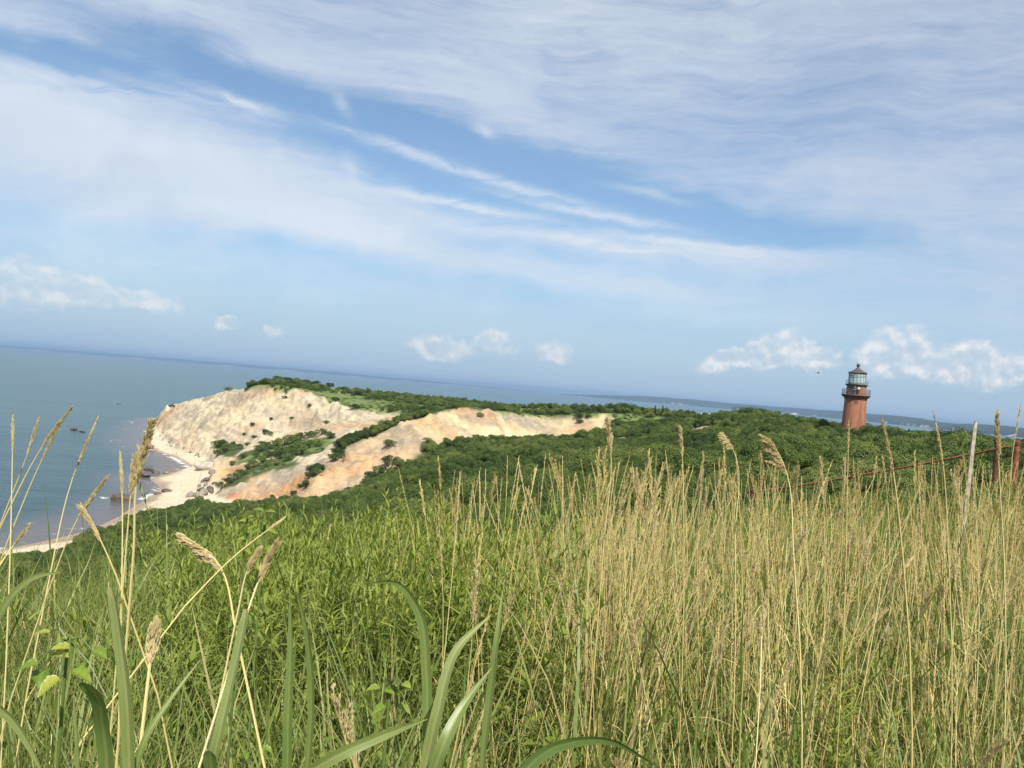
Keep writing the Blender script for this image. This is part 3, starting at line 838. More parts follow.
BRICK = brick_material()
STONE_BROWN = weathered('brown_stone', (0.17, 0.085, 0.06), 0.3, 2.0, 0.85)
IRON = weathered('dark_iron', (0.035, 0.032, 0.032), 0.3, 4.0, 0.55, 0.4)
ROOF = weathered('roof_iron', (0.085, 0.062, 0.056), 0.3, 1.5, 0.5, 0.4)
VERD = weathered('green_copper', (0.16, 0.24, 0.22), 0.2, 3.0, 0.6)
RAILM = weathered('rail_grey', (0.13, 0.16, 0.19), 0.2, 4.0, 0.5)
DARKGLASS, _g, _b = principled('dark_glass', (0.03, 0.04, 0.05), 0.1, 0.6)
GLASS, _g, _b = principled('lantern_glass', (0.62, 0.74, 0.72), 0.08, 0.5)
_tr = _g.n('ShaderNodeBsdfTransparent'); _tr.inputs[0].default_value = (0.80, 0.93, 0.90, 1)
_mx = _g.n('ShaderNodeMixShader'); _mx.inputs[0].default_value = 0.45
_o = GLASS.node_tree.nodes['Material Output']
GLASS.node_tree.links.new(_b.outputs[0], _mx.inputs[1]); GLASS.node_tree.links.new(_tr.outputs[0], _mx.inputs[2]); GLASS.node_tree.links.new(_mx.outputs[0], _o.inputs[0])
LENSM, _g, _b = principled('lens_glass', (0.25, 0.33, 0.33), 0.1, 0.8)
PALE = weathered('pale_stone', (0.55, 0.5, 0.42), 0.15, 1.5, 0.8)

LX, LY, LZ = 70.4, 170.0, 43.0
FACE = math.atan2(-LY, -LX)          # the side of the tower that faces the lookout


def lighthouse():
    t = empty('lighthouse', (LX, LY, LZ))
    tag(t, 'red brick lighthouse tower with dark conical roof and glazed lantern above the green trees', 'lighthouse')
    m = MB(); m.lathe([(2.45, -1.2), (2.42, 0), (2.36, 1.2), (2.12, 8.2), (2.10, 8.7), (2.0, 8.72)], 40); m.build('tower', BRICK, t, smooth=False)
    m = MB(); m.lathe([(2.1, 8.45), (2.22, 8.5), (2.22, 8.72), (2.34, 8.78), (2.34, 8.95), (2.5, 9.02), (2.62, 9.2), (2.0, 9.2)], 40)
    for k in range(20):
        a = k * math.pi / 10
        m.box((2.36 * math.cos(a), 2.36 * math.sin(a), 9.05), (0.5, 0.14, 0.26), a)
    m.build('cornice', STONE_BROWN, t)
    m = MB(); m.lathe([(1.5, 9.204), (2.78, 9.204), (2.82, 9.25), (2.82, 9.42), (2.76, 9.46), (1.5, 9.46)], 40); m.build('gallery_deck', STONE_BROWN, t)
    m = MB()
    for k in range(28):
        a = k * 2 * math.pi / 28
        m.tube([(2.68 * math.cos(a), 2.68 * math.sin(a), 9.44), (2.68 * math.cos(a), 2.68 * math.sin(a), 10.5)], .03, 5)
    for z in (9.75, 10.1, 10.5):
        th = np.linspace(0, 2 * math.pi, 57)
        m.tube(np.stack([2.68 * np.cos(th), 2.68 * np.sin(th), np.full(57, z)], -1), .026, 5, cap=False)
    m.build('gallery_railing', RAILM, t)
    m = MB(); m.lathe([(1.93, 9.45), (1.90, 11.3)], 32); m.build('watch_room', BRICK, t)
    # openings of the watch room and tower
    def opening(name, mat, ang, r, z, w, h, parts=True):
        c = Vector((r * math.cos(ang), r * math.sin(ang), z))
        fm_ = MB(); fr = 0.09
        n = Vector((math.cos(ang), math.sin(ang), 0)); s = Vector((-n.y, n.x, 0))
        for (dx, dz, sx_, sz_) in ((-w / 2, 0, fr, h + fr), (w / 2, 0, fr, h + fr), (0, h / 2, w - fr, fr), (0, -h / 2, w - fr, fr)):
            fm_.box(c + s * dx + Vector((0, 0, dz)), (0.24, sx_, sz_), ang)
        f = fm_.build(name, mat, t)
        p = MB(); p.box(c - n * 0.02, (0.16, w - fr * 1.1, h - fr * 1.1), ang)
        return f, p, c, n, s
    f, p, c, n, s = opening('window', IRON, FACE - 0.55, 1.86, 10.6, 0.9, 0.65); p.build('pane', DARKGLASS, f)
    f, p, c, n, s = opening('door', IRON, FACE + 0.02, 1.86, 10.42, 0.85, 1.75)
    p.build('door_leaf', STONE_BROWN, f); hm = MB(); hm.box(c + n * .12 + s * .28, (.08, .06, .14), FACE); hm.build('handle', RAILM, f)
    f, p, c, n, s = opening('window', STONE_BROWN, FACE + 0.06, 2.06, 7.95, 0.6, 0.55); p.build('pane', DARKGLASS, f)
    # lantern
    m = MB(); m.lathe([(1.3, 11.303), (2.02, 11.303), (2.2, 11.37), (2.2, 11.55), (1.3, 11.55)], 32); m.build('lantern_deck', IRON, t)
    m = MB()
    for k in range(20):
        a = k * math.pi / 10
        m.tube([(2.12 * math.cos(a), 2.12 * math.sin(a), 11.53), (2.12 * math.cos(a), 2.12 * math.sin(a), 12.35)], .018, 4)
    for z in (11.95, 12.35):
        th = np.linspace(0, 2 * math.pi, 41)
        m.tube(np.stack([2.12 * np.cos(th), 2.12 * np.sin(th), np.full(41, z)], -1), .018, 4, cap=False)
    m.build('lantern_railing', RAILM, t)
    m = MB(); m.lathe([(1.70, 11.553), (1.70, 11.87), (1.60, 11.89)], 16); m.build('lantern_sill', VERD, t)
    m = MB(); m.lathe([(1.62, 11.88), (1.62, 13.81)], 16); m.build('lantern_glass', GLASS, t)
    m = MB()
    for k in range(16):
        a = k * math.pi / 8
        m.tube([(1.64 * math.cos(a), 1.64 * math.sin(a), 11.85), (1.64 * math.cos(a), 1.64 * math.sin(a), 13.85)], .045, 4)
    for z in (13., 13.3, 13.81):
        th = np.arange(17) * math.pi / 8
        m.tube(np.stack([1.645 * np.cos(th), 1.645 * np.sin(th), np.full(17, z)], -1), .04, 4, cap=False)
    m.build('lantern_frame', VERD, t)
    for sgn in (-1, 1):
        m = MB(); m.lathe([(0.1, 12.15), (0.3, 12.2), (0.46, 12.45), (0.52, 12.75), (0.46, 13.05), (0.3, 13.2), (0.05, 13.25)], 14, c=(-math.sin(FACE) * .5 * sgn, math.cos(FACE) * .5 * sgn, 0))
        m.build('lens', LENSM, t, smooth=True)
    m = MB(); m.lathe([(0.2, 11.55), (0.2, 12.17)], 10); m.build('lens_stand', IRON, t)
    m = MB(); m.lathe([(1.6, 13.83), (1.86, 13.85), (1.9, 13.92), (1.82, 14.), (1.3, 14.25), (0.75, 14.57), (0.38, 14.87), (0.24, 15.05), (0.24, 15.25), (0.0, 15.27)], 16); m.build('roof', ROOF, t)
    m = MB(); m.lathe([(0.1, 15.2), (0.3, 15.31), (0.37, 15.51), (0.3, 15.73), (0.1, 15.85), (0.0, 15.87)], 14); m.build('vent_ball', ROOF, t, smooth=True)
    m = MB(); m.tube([(0.1, 0, 15.75), (0.1, 0, 16.2)], .02, 4); m.build('lightning_rod', IRON, t)
    return t


tower_ = lighthouse()


# ------------------------------------------------------------------ people, a few pixels each
SKIN = weathered('skin', (0.48, 0.28, 0.19), 0.1, 6)
HAIR = weathered('hair', (0.05, 0.035, 0.025), 0.2, 8)


def skin_mesh(name, joints, edges, radii, mat, parent=None, sub=1):
    me = bpy.data.meshes.new(name)
    me.from_pydata(joints, edges, [])
    me.materials.append(mat)
    o = link(name, me, parent)
    md = o.modifiers.new('skin', 'SKIN')
    sv = me.skin_vertices[0].data
    for k, r in enumerate(radii):
        sv[k].radius = r if isinstance(r, tuple) else (r, r)
    sv[0].use_root = True
    s = o.modifiers.new('subdivision', 'SUBSURF'); s.levels = sub; s.render_levels = sub
    md.use_smooth_shade = True
    return o


def person(loc, rz, label, shirt, trousers, pose='stand', group=None, bare_legs=False):
    J = [(0, 0, .93), (0, 0, 1.12), (0, 0, 1.36), (0, 0, 1.49), (0, -.01, 1.58), (0, -.02, 1.70),     # 0-5 spine, neck, head
         (-.19, 0, 1.40), (-.25, .02, 1.13), (-.24, -.08, .90), (-.23, -.10, .82),                     # left arm
         (.19, 0, 1.40), (.25, .02, 1.13), (.24, -.08, .90), (.23, -.10, .82),                         # right arm
         (-.10, 0, .86), (-.11, -.02, .48), (-.11, .03, .09), (-.12, -.13, .04),
         (.10, 0, .86), (.11, -.02, .48), (.11, .03, .09), (.12, -.13, .04)]
    if pose == 'walk':
        J[15] = (-.11, -.14, .49); J[16] = (-.11, -.22, .10); J[17] = (-.12, -.38, .05)
        J[19] = (.11, .06, .48); J[20] = (.11, .26, .12); J[21] = (.12, .12, .04)
        J[8] = (-.24, .16, .93); J[9] = (-.24, .2, .86); J[12] = (.24, -.2, .93); J[13] = (.24, -.25, .87)
    if pose == 'lean':
        J[8] = (-.18, -.26, 1.08); J[9] = (-.15, -.34, 1.08); J[12] = (.18, -.26, 1.08); J[13] = (.15, -.34, 1.08)
    E = [(0, 1), (1, 2), (2, 3), (3, 4), (4, 5), (2, 6), (6, 7), (7, 8), (8, 9), (2, 10), (10, 11), (11, 12), (12, 13), (0, 14), (14, 15), (15, 16), (16, 17), (0, 18), (18, 19), (19, 20), (20, 21)]
    rad = [(.15, .11), (.14, .10), (.17, .11), (.055, .055), (.085, .095), (.075, .09), .06, .045, .035, .035, .06, .045, .035, .035, .085, .06, .042, .04, .085, .06, .042, .04]
    b = skin_mesh('person', J, E, rad, SKIN)
    b.location = loc; b.rotation_euler = (0, 0, rz)
    tag(b, label, 'person', group)
    sh = [J[0], J[1], J[2], J[6], J[7], J[10], J[11]]
    skin_mesh('shirt', sh, [(0, 1), (1, 2), (2, 3), (3, 4), (2, 5), (5, 6)], [(.17, .13), (.165, .125), (.19, .135), .08, .062, .08, .062], shirt, b)
    k_end = (15, 19) if bare_legs else (16, 20)
    tr = [J[0], J[14], J[15], J[16], J[18], J[19], J[20]]
    if bare_legs:
        tr = [J[0], J[14], J[15], J[18], J[19]]
        skin_mesh('shorts', tr, [(0, 1), (1, 2), (0, 3), (3, 4)], [(.17, .13), .105, .09, .105, .09], trousers, b)
    else:
        skin_mesh('trousers', tr, [(0, 1), (1, 2), (2, 3), (0, 4), (4, 5), (5, 6)], [(.17, .13), .105, .08, .06, .105, .08, .06], trousers, b)
    h = MB(); h.lathe([(0.0, 1.80), (0.06, 1.79), (0.10, 1.74), (0.108, 1.68), (0.10, 1.62)], 10, c=(0, .012, 0)); h.build('hair', HAIR, b, smooth=True)
    f = MB()
    f.box((0, -.115, 1.655), (.025, .03, .04)); f.box((-.032, -.105, 1.685), (.022, .012, .012)); f.box((.032, -.105, 1.685), (.022, .012, .012)); f.box((0, -.106, 1.61), (.045, .012, .012))
    f.build('face', HAIR, b)
    return b


CLOTH_DARK = weathered('dark_cloth', (0.035, 0.03, 0.03), 0.2, 5)
CLOTH_BLUE = weathered('pale_blue_cloth', (0.45, 0.55, 0.68), 0.1, 5)
CLOTH_WHITE = weathered('white_cloth', (0.75, 0.74, 0.72), 0.08, 5)
CLOTH_RED = weathered('red_cloth', (0.5, 0.07, 0.06), 0.15, 5)
CLOTH_NAVY = weathered('navy_cloth', (0.05, 0.07, 0.16), 0.15, 5)
CLOTH_SAND = weathered('khaki_cloth', (0.35, 0.28, 0.2), 0.15, 5)
gz = LZ + 9.462
for da, kind in ((-0.13, 0), (0.19, 1)):
    a = FACE + da
    px_, py_ = LX + 2.32 * math.cos(a), LY + 2.32 * math.sin(a)
    if kind == 0:
        person((px_, py_, gz), a + math.pi / 2, 'visitor in dark clothes standing on the lighthouse gallery', CLOTH_DARK, CLOTH_DARK)
    else:
        person((px_, py_, gz), a + math.pi / 2, 'visitor in pale blue top standing on the lighthouse gallery', CLOTH_BLUE, CLOTH_DARK, 'lean')


def gz_at(x, y):
    return float(ground(x, y))


p = (-164.1, 414.3); person((p[0], p[1], gz_at(*p) - .02), 2.4, 'lone walker with bare skin and red shorts on the sandy cove beach', SKIN, CLOTH_RED, 'walk', None, True)
for (x, y, zz), lab, sh_, tr_, rz in (
        ((73.11, 254.0, 45.166), 'visitor in red top at the far overlook, left of the pale low wall', CLOTH_RED, CLOTH_NAVY, 0.3),
        ((74.526, 252.0, 45.049), 'visitor in navy top and pale shorts right beside the pale low wall', CLOTH_NAVY, CLOTH_SAND, -0.4),
        ((68.575, 285.0, 45.079), 'visitor in white clothes on the far skyline beside dark shrubs', CLOTH_WHITE, CLOTH_WHITE, 0.2),
        ((66.804, 290.0, 44.956), 'visitor in grey shirt on the skyline, leftmost of those at the overlook', CLOTH_BLUE, CLOTH_SAND, 0.8)):
    person((x, y, zz - 1.55), rz, lab, sh_, tr_, 'stand')

m = MB()
wa, wb = Vector((73.019, 250.0, 43.334)), Vector((81.373, 247.0, 43.709))
for k in range(12):
    c = wa.lerp(wb, (k + .5) / 12)
    m.box((c.x, c.y, c.z - .3 + random.uniform(-.06, .06)), ((wb - wa).length / 12 * .985, random.uniform(.45, .6), 1.5 + random.uniform(-.1, .1)), math.atan2(wb.y - wa.y, wb.x - wa.x))
tag(m.build('low_wall', PALE), 'low pale stone wall among shrubs at the far overlook', 'wall')

# white house far across the sound
hx, hy, hz_ = (3951.579, 6600.0, 57.06)
hb = empty('white_house', (hx, hy, hz_ - 8), 0.4)
tag(hb, 'tiny white house on the wooded far shore near the right edge', 'house')
m = MB(); m.box((0, 0, 5), (34, 16, 14)); m.build('wall', CLOTH_WHITE, hb)
m = MB(); m.add([(-18, -9, 12), (18, -9, 12), (18, 9, 12), (-18, 9, 12), (-18, 0, 19), (18, 0, 19)], [(0, 1, 5, 4), (2, 3, 4, 5)], [(1, 2, 5), (3, 0, 4)]); m.build('roof', weathered('grey_roof', (.4, .4, .42)), hb)

# birds on the wing
def bird(loc, rz, span, label):
    m = MB()
    m.tube([(0, -.22, .0), (0, -.14, .015), (0, 0, .02), (0, .14, .01), (0, .26, 0)], [.015, .045, .06, .04, .012], 6)
    for s in (-1, 1):
        m.add([(0.03 * s, -.10, .03), (.28 * s, -.14, .16), (.5 * s, 0.02, .10), (.26 * s, .04, .15), (.03 * s, .08, .03)], [], [(0, 1, 3), (0, 3, 4), (1, 2, 3)])
    m.add([(-.07, .38, 0), (.07, .38, 0), (0, .2, .01)], [], [(0, 1, 2)])
    o = m.build('bird', CLOTH_DARK); o.location = loc; o.rotation_euler = (0.1, 0.2, rz); o.scale = (span,) * 3
    tag(o, label, 'bird')


bird((58.623, 160.0, 55.77), 1.2, 1.15, 'small dark bird flying left of the lighthouse lantern')
bird((-46.731, 170.0, 54.597), 0.5, 1.0, 'small dark bird flying over the sea left of the headland')

# ------------------------------------------------------------------ rocks
ROCK = weathered('dark_wet_rock', (0.085, 0.065, 0.05), 0.4, 0.6, 0.7, 0.4, bump=0.6)
ROCKG = weathered('grey_rock', (0.24, 0.21, 0.18), 0.3, 0.5, 0.85, 0.2, bump=0.6)
ROCKB = weathered('brown_rock', (0.26, 0.175, 0.11), 0.35, 0.5, 0.85, 0.2, bump=0.6)


def rock(loc, size, seed, mat, label, group=None, rz=0.0, cat='rock'):
    bm = bmesh.new()
    bmesh.ops.create_icosphere(bm, subdivisions=3, radius=1.0)
    r = np.random.default_rng(seed)
    planes = [(Vector(r.normal(size=3)).normalized(), r.uniform(.38, .8)) for _ in range(13)]
    for v in bm.verts:
        for n_, d_ in planes:
            k = v.co.dot(n_)
            if k > d_: v.co -= n_ * (k - d_) * .85
        v.co *= 1 + .12 * (float(fbm(v.co.x * 2.1 + seed, v.co.y * 2.1 + v.co.z * 1.3, seed, 3)) - .5)
        v.co = Vector((v.co.x * size[0], v.co.y * size[1], v.co.z * size[2]))
    me = bpy.data.meshes.new('rock'); bm.to_mesh(me); bm.free(); me.materials.append(mat)
    o = link('rock', me); o.location = loc; o.rotation_euler = (0, 0, rz)
    tag(o, label, cat, group)
    return o


def at_sea(p, z=0.0):
    return (p[0], p[1], p[2] + z)


rock(at_sea((-126.18, 277.26, 0.0), .5), (4.1, 2.2, 2.2), 3, ROCK, 'big dark rock lying in the shallows off the near beach', rz=.15)
rock(at_sea((-266.21, 509.73, 0.0), .4), (3.2, 2.0, 2.3), 4, ROCK, 'dark humped rock alone far out in the sea', rz=.1)
rock(at_sea((-256.51, 501.73, 0.0), .1), (3.2, 1.6, .9), 5, ROCK, 'low dark reef just breaking the water beside the lone sea rock')
rock(at_sea((-188.31, 438.82, 0.0), 1.2), (2.7, 2.2, 2.6), 6, ROCKB, 'brown boulder standing in the surf at the end of the cove')
rock(at_sea((-152.93, 356.17, 0.0), .4), (2.9, 1.5, 1.5), 7, ROCK, 'dark flat topped rock in the mouth of the cove, farther of the two')
rock(at_sea((-144.33, 334.82, 0.0), .5), (2.6, 1.8, 1.7), 8, ROCK, 'dark rock in the mouth of the cove, nearer of the two')
rock(at_sea((-146.37, 348.92, 0.0), .2), (2.0, 1.2, .9), 9, ROCK, 'small dark rock beside the foam in the cove')
rock(at_sea((-142.26, 350.19, 0.0), .25), (1.4, .9, .7), 10, ROCKB, 'small brown rock at the tip of the sand spit')
rock(at_sea((-121.61, 293.14, 0.0), .4), (1.6, 1.2, 1.1), 11, ROCK, 'dark rock at the waterline, left one of the touching pair')
rock(at_sea((-119.72, 297.12, 0.0), .6), (2.4, 1.5, 1.5), 12, ROCK, 'dark rock at the waterline, right one of the touching pair')
rock(at_sea((-386.16, 822.09, 0.0), .2), (2.6, 1.6, 1.0), 14, ROCK, 'tiny dark reef far out beyond the headland tip')
for k, (xx_, yy_) in enumerate([(163, 417.5), (160, 420), (167, 415.5)]):
    pass
bd = [(-105.4, 290.8), (-102.1, 278.5), (-108.3, 303.4), (-110.4, 310.7), (-112.5, 311.8), (-98.4, 266.3), (-103.9, 295.3), (-109.1, 311.1), (-110.4, 302.3), (-104.9, 302.7), (-104.9, 279.6), (-102.8, 287.6)]
for k, (x, y) in enumerate(bd):
    s = random.uniform(1.1, 2.4)
    rock((x, y, gz_at(x, y) + s * .3), (s, s * .8, s * .8), 40 + k, ROCKG if k % 3 else ROCK, 'grey boulder in the pile at the foot of the near ridge beside the beach', 'boulders at the foot of the near ridge', rz=k)
bd = [(-191.6, 463.7), (-182.4, 446.9), (-175.3, 435.0), (-169.5, 426.9), (-161.5, 417.1), (-155.8, 410.5), (-150.4, 402.8), (-146.3, 397.2), (-141.0, 388.1), (-191.5, 467.2), (-181.0, 447.2), (-204.3, 489.6), (-149.5, 402.8), (-210.7, 501.5), (-202.5, 489.2)]
for k, (x, y) in enumerate(bd):
    s = random.uniform(.6, 1.5)
    rock((x, y, gz_at(x, y) + s * .3), (s, s * .8, s * .8), 70 + k, ROCKG, 'small grey boulder along the foot of the white cliff by the cove', 'boulders under the white cliff', rz=k)
x, y = (-125.8, 356.2); rock((x, y, gz_at(x, y) - .3), (7.0, 5.5, 3.2), 91, weathered('pale_grey_clay', (.40, .35, .29), .2, .4, .9, .1, bump=.5), 'large pale grey clay block slumped onto the sand at the cove', rz=.3)

# ------------------------------------------------------------------ rusty pipe fence on the right
RUST = weathered('rusty_iron', (0.23, 0.085, 0.045), 0.45, 9.0, 0.85, 0.25, bump=.3)
RUSTD = weathered('dark_rusty_iron', (0.10, 0.045, 0.03), 0.4, 9.0, 0.85, 0.25)
fe = empty('pipe_fence', (0, 0, 0))
ra, rb = np.array((9.647, 16.0, 47.67)), np.array((6.126, 20.5, 45.92))
fe.location = (float(rb[0]), float(rb[1]), gz_at(rb[0], rb[1]))
tag(fe, 'thin rusty pipe rail fence sloping down behind the dry grass at right', 'fence')
off = -np.array(fe.location)
tt = np.linspace(0, 1, 14)[:, None]
pts = ra * (1 - tt) + rb * tt + np.array([0, 0, -1.0]) * (4 * tt * (1 - tt)) * .05 + off
m = MB(); m.tube(pts, .021, 8); m.build('rail', RUST, fe)
pw = np.array((9.861, 16.1, 47.807))
for (px_, py_, top, r_, mt) in ((pw[0], pw[1], pw[2], .052, RUST), (ra[0] - .02, ra[1] + .35, ra[2] + .16, .05, RUSTD), (rb[0], rb[1], rb[2] + .1, .045, RUSTD)):
    gb = gz_at(px_, py_) - .3
    m = MB(); m.tube(np.array([(px_, py_, gb), (px_, py_, top - .1)]) + off, r_, 10); po_ = m.build('post', mt, fe)
    m = MB(); m.lathe([(r_ * 1.25, top - .1), (r_ * 1.3, top - .04), (r_ * .8, top), (0, top + .005)], 10, c=(px_ + off[0], py_ + off[1], off[2])); m.build('cap', RUSTD, po_)
px_, py_, pz_ = (5.101, 9.0, 48.065)
m = MB(); g0 = gz_at(px_, py_)
m.add([(-.026, -.012, -.2), (.026, -.012, -.2), (.026, .012, -.2), (-.026, .012, -.2), (-.02, -.01, pz_ - g0 - .1), (.022, -.01, pz_ - g0 - .03), (.022, .01, pz_ - g0 - .03), (-.02, .01, pz_ - g0 - .1), (.0, -.01, pz_ - g0), (.0, .01, pz_ - g0)],
      [(0, 1, 5, 4), (2, 3, 7, 6), (1, 2, 6, 5), (3, 0, 4, 7)], [(4, 5, 8), (6, 7, 9)])
m.q.append(np.array([(5, 6, 9, 8), (7, 4, 8, 9)]))
st = m.build('wooden_stake', weathered('weathered_wood', (.36, .32, .25), .3, 14, .9, .1)); st.location = (px_ - .12, py_, g0); st.rotation_euler = (0, .035, .2)
tag(st, 'pale weathered flat stake rising from the dry grass by the rusty rail', 'stake')

# ------------------------------------------------------------------ plant materials
SCRUB = leafy('scrub_leaf', [(0.0, (0.032, 0.055, 0.016)), (0.3, (0.062, 0.098, 0.025)), (0.6, (0.11, 0.155, 0.038)), (0.85, (0.17, 0.205, 0.058)), (1.0, (0.20, 0.19, 0.08))], 0.6, 0.2, spec=.2, patchy=True)
TREELEAF = leafy('tree_leaf', [(0.0, (0.022, 0.042, 0.014)), (0.5, (0.042, 0.078, 0.020)), (1.0, (0.08, 0.12, 0.032))], 0.6, 0.2, spec=.2)
GRASSG = leafy('green_grass', [(0.0, (0.065, 0.11, 0.022)), (0.35, (0.15, 0.205, 0.042)), (0.65, (0.24, 0.28, 0.075)), (0.85, (0.30, 0.29, 0.11)), (1.0, (0.46, 0.39, 0.19))], 0.45, 0.35)
HERB = leafy('herb_leaf', [(0.0, (0.07, 0.115, 0.02)), (0.4, (0.17, 0.225, 0.040)), (0.75, (0.27, 0.32, 0.06)), (1.0, (0.40, 0.40, 0.10))], 0.5, 0.35, spec=.25)
BROADG = leafy('broad_blade', [(0.0, (0.09, 0.14, 0.035)), (0.45, (0.16, 0.22, 0.06)), (0.8, (0.25, 0.29, 0.10)), (1.0, (0.38, 0.34, 0.16))], 0.4, 0.3, spec=.45)
YELLOWL = leafy('yellow_leaf', [(0.0, (0.10, 0.19, 0.025)), (0.5, (0.22, 0.30, 0.04)), (1.0, (0.40, 0.41, 0.07))], 0.4, 0.4, spec=.45)
STRAW = leafy('straw', [(0.0, (0.34, 0.25, 0.08)), (0.35, (0.54, 0.43, 0.165)), (0.7, (0.67, 0.57, 0.26)), (1.0, (0.75, 0.67, 0.38))], 0.6, 0.15, tcol=(1, .85, .6), spec=.3)
SEEDM = leafy('seed_head', [(0.0, (0.50, 0.40, 0.20)), (0.5, (0.66, 0.56, 0.31)), (1.0, (0.76, 0.68, 0.44))], 0.7, 0.35, tcol=(1, .85, .6), spec=.15)
BARK = weathered('bark', (0.11, 0.085, 0.06), 0.3, 6, 0.9, 0.1)


# ------------------------------------------------------------------ geometry of leaves, blades, stalks
def blades(base, head, lean, curve, length, width, seg=6, fold=0.0, blunt=False, tint=None, sway=None):
    """strips of grass; returns verts, quads, tint"""
    n = len(base)
    s = np.linspace(0, 1, seg + 1)
    th = lean[:, None] + curve[:, None] * s[None] ** 1.6
    ds = length[:, None] / seg
    mid = (th[:, 1:] + th[:, :-1]) / 2
    r = np.concatenate([np.zeros((n, 1)), np.cumsum(np.sin(mid) * ds, 1)], 1)
    z = np.concatenate([np.zeros((n, 1)), np.cumsum(np.cos(mid) * ds, 1)], 1)
    ch, sh = np.cos(head)[:, None], np.sin(head)[:, None]
    side = np.stack([-np.sin(head), np.cos(head), np.zeros(n)], -1)[:, None, :]
    c = np.stack([r * ch, r * sh, z], -1) + base[:, None, :]
    if sway is not None:
        c = c + side * (sway[:, None] * np.sin(s * 5.0)[None])[..., None]
    if blunt:
        prof = np.minimum(1, .55 + s * 1.6) * np.where(s > .93, .45, 1.0)
    else:
        prof = np.clip(.45 + 2.2 * s, 0, 1) * (1 - s ** 3) + .04
    w = (width[:, None] * prof[None])[..., None] / 2
    if fold:
        nrm = np.stack([-np.cos(th) * ch, -np.cos(th) * sh, np.sin(th)], -1)
        v = np.stack([c - side * w, c - nrm * w * fold, c + side * w], 2)
        k = 3
    else:
        v = np.stack([c - side * w, c + side * w], 2)
        k = 2
    idx = np.arange(n)[:, None, None] * (seg + 1) * k + np.arange(seg)[None, :, None] * k
    q = []
    for a in range(k - 1):
        o = np.array([a, a + 1, a + 1 + k, a + k])
        q.append((idx + o).reshape(-1, 4))
    t = np.repeat(tint if tint is not None else rng.random(n), (seg + 1) * k)
    return v.reshape(-1, 3), np.concatenate(q), t


def leaf_quads(c, nrm, up, length, width, tint, fold=0.25):
    """pointed leaves as two triangles-pairs folded on the midrib: 4 verts"""
    n = len(c)
    side = np.cross(up, nrm); side /= np.linalg.norm(side, axis=1)[:, None] + 1e-9
    L, W = length[:, None], width[:, None]
    a = c - up * L * .5
    b = c + side * W * .5 + nrm * W * fold
    d = c + up * L * .5
    e = c - side * W * .5 + nrm * W * fold
    v = np.stack([a, b, d, e], 1).reshape(-1, 3)
    i = np.arange(n)[:, None] * 4
    t1 = i + np.array([0, 1, 2]); t2 = i + np.array([0, 2, 3])
    return v, np.concatenate([t1, t2]), np.repeat(tint, 4)


def rand_unit(n):
    v = rng.normal(size=(n, 3))
    return v / np.linalg.norm(v, axis=1)[:, None]


def norm(v):
    return v / (np.linalg.norm(v, axis=-1, keepdims=True) + 1e-9)


class Soup:
    """verts + tris + quads + tint gathered into one mesh"""
    def __init__(self):
        self.v, self.q, self.t, self.tt, self.n = [], [], [], [], 0

    def quads(self, v, q, t):
        self.v.append(v); self.q.append(q + self.n); self.tt.append(t); self.n += len(v)

    def tris(self, v, f, t):
        self.v.append(v); self.t.append(f + self.n); self.tt.append(t); self.n += len(v)

    def tube(self, pts, rad, seg=4, tint=.5):
        m = MB(); m.tube(pts, rad, seg, cap=False)
        v = np.concatenate(m.v)
        self.quads(v, np.concatenate(m.q), np.full(len(v), tint))

    def mesh(self, name, mat, smooth=False):
        f = []
        if self.q: f.append(np.concatenate(self.q))
        if self.t: f.append(np.concatenate(self.t))
        return mesh_np(name, np.concatenate(self.v), f, mat, {'tint': np.concatenate(self.tt)}, smooth=smooth)


def proto(name, me):
    """mesh object kept out of the scene, only instanced by a scatter"""
    return bpy.data.objects.new(name, me)


def scatter(name, pts, rot, scl, protos, kind='stuff'):
    """ONE object: geometry-node instances of several plants on points"""
    me = mesh_points(name, pts, rot, scl)
    o = link(name, me)
    tr = bpy.data.node_groups.new(name + '_scatter', 'GeometryNodeTree')
    tr.interface.new_socket('Geometry', in_out='INPUT', socket_type='NodeSocketGeometry')
    tr.interface.new_socket('Geometry', in_out='OUTPUT', socket_type='NodeSocketGeometry')
    N = tr.nodes; L = tr.links
    gi = N.new('NodeGroupInput'); go = N.new('NodeGroupOutput')
    ip = N.new('GeometryNodeInstanceOnPoints')
    jn = N.new('GeometryNodeJoinGeometry')
    for p in protos:
        oi = N.new('GeometryNodeObjectInfo'); oi.inputs['Object'].default_value = p; oi.inputs['As Instance'].default_value = True
        L.new(oi.outputs['Geometry'], jn.inputs[0])
    L.new(gi.outputs[0], ip.inputs['Points'])
    L.new(jn.outputs[0], ip.inputs['Instance'])
    ip.inputs['Pick Instance'].default_value = True

    def named(nm, typ):
        a = N.new('GeometryNodeInputNamedAttribute'); a.data_type = typ; a.inputs['Name'].default_value = nm
        return a.outputs[0]
    er = N.new('FunctionNodeEulerToRotation')
    L.new(named('rot', 'FLOAT_VECTOR'), er.inputs[0]); L.new(er.outputs[0], ip.inputs['Rotation'])
    L.new(named('scl', 'FLOAT_VECTOR'), ip.inputs['Scale'])
    L.new(ip.outputs[0], go.inputs[0])
    md = o.modifiers.new('scatter', 'NODES'); md.node_group = tr
    tag(o, kind=kind)
    return o


def mesh_points(name, pts, rot, scl):
    me = bpy.data.meshes.new(name)
    me.vertices.add(len(pts))
    me.vertices.foreach_set('co', np.asarray(pts, np.float32).ravel())
    for k, v in (('rot', rot), ('scl', scl)):
        a = me.attributes.new(k, 'FLOAT_VECTOR', 'POINT')
        a.data.foreach_set('vector', np.asarray(v, np.float32).ravel())
    me.update()
    return me


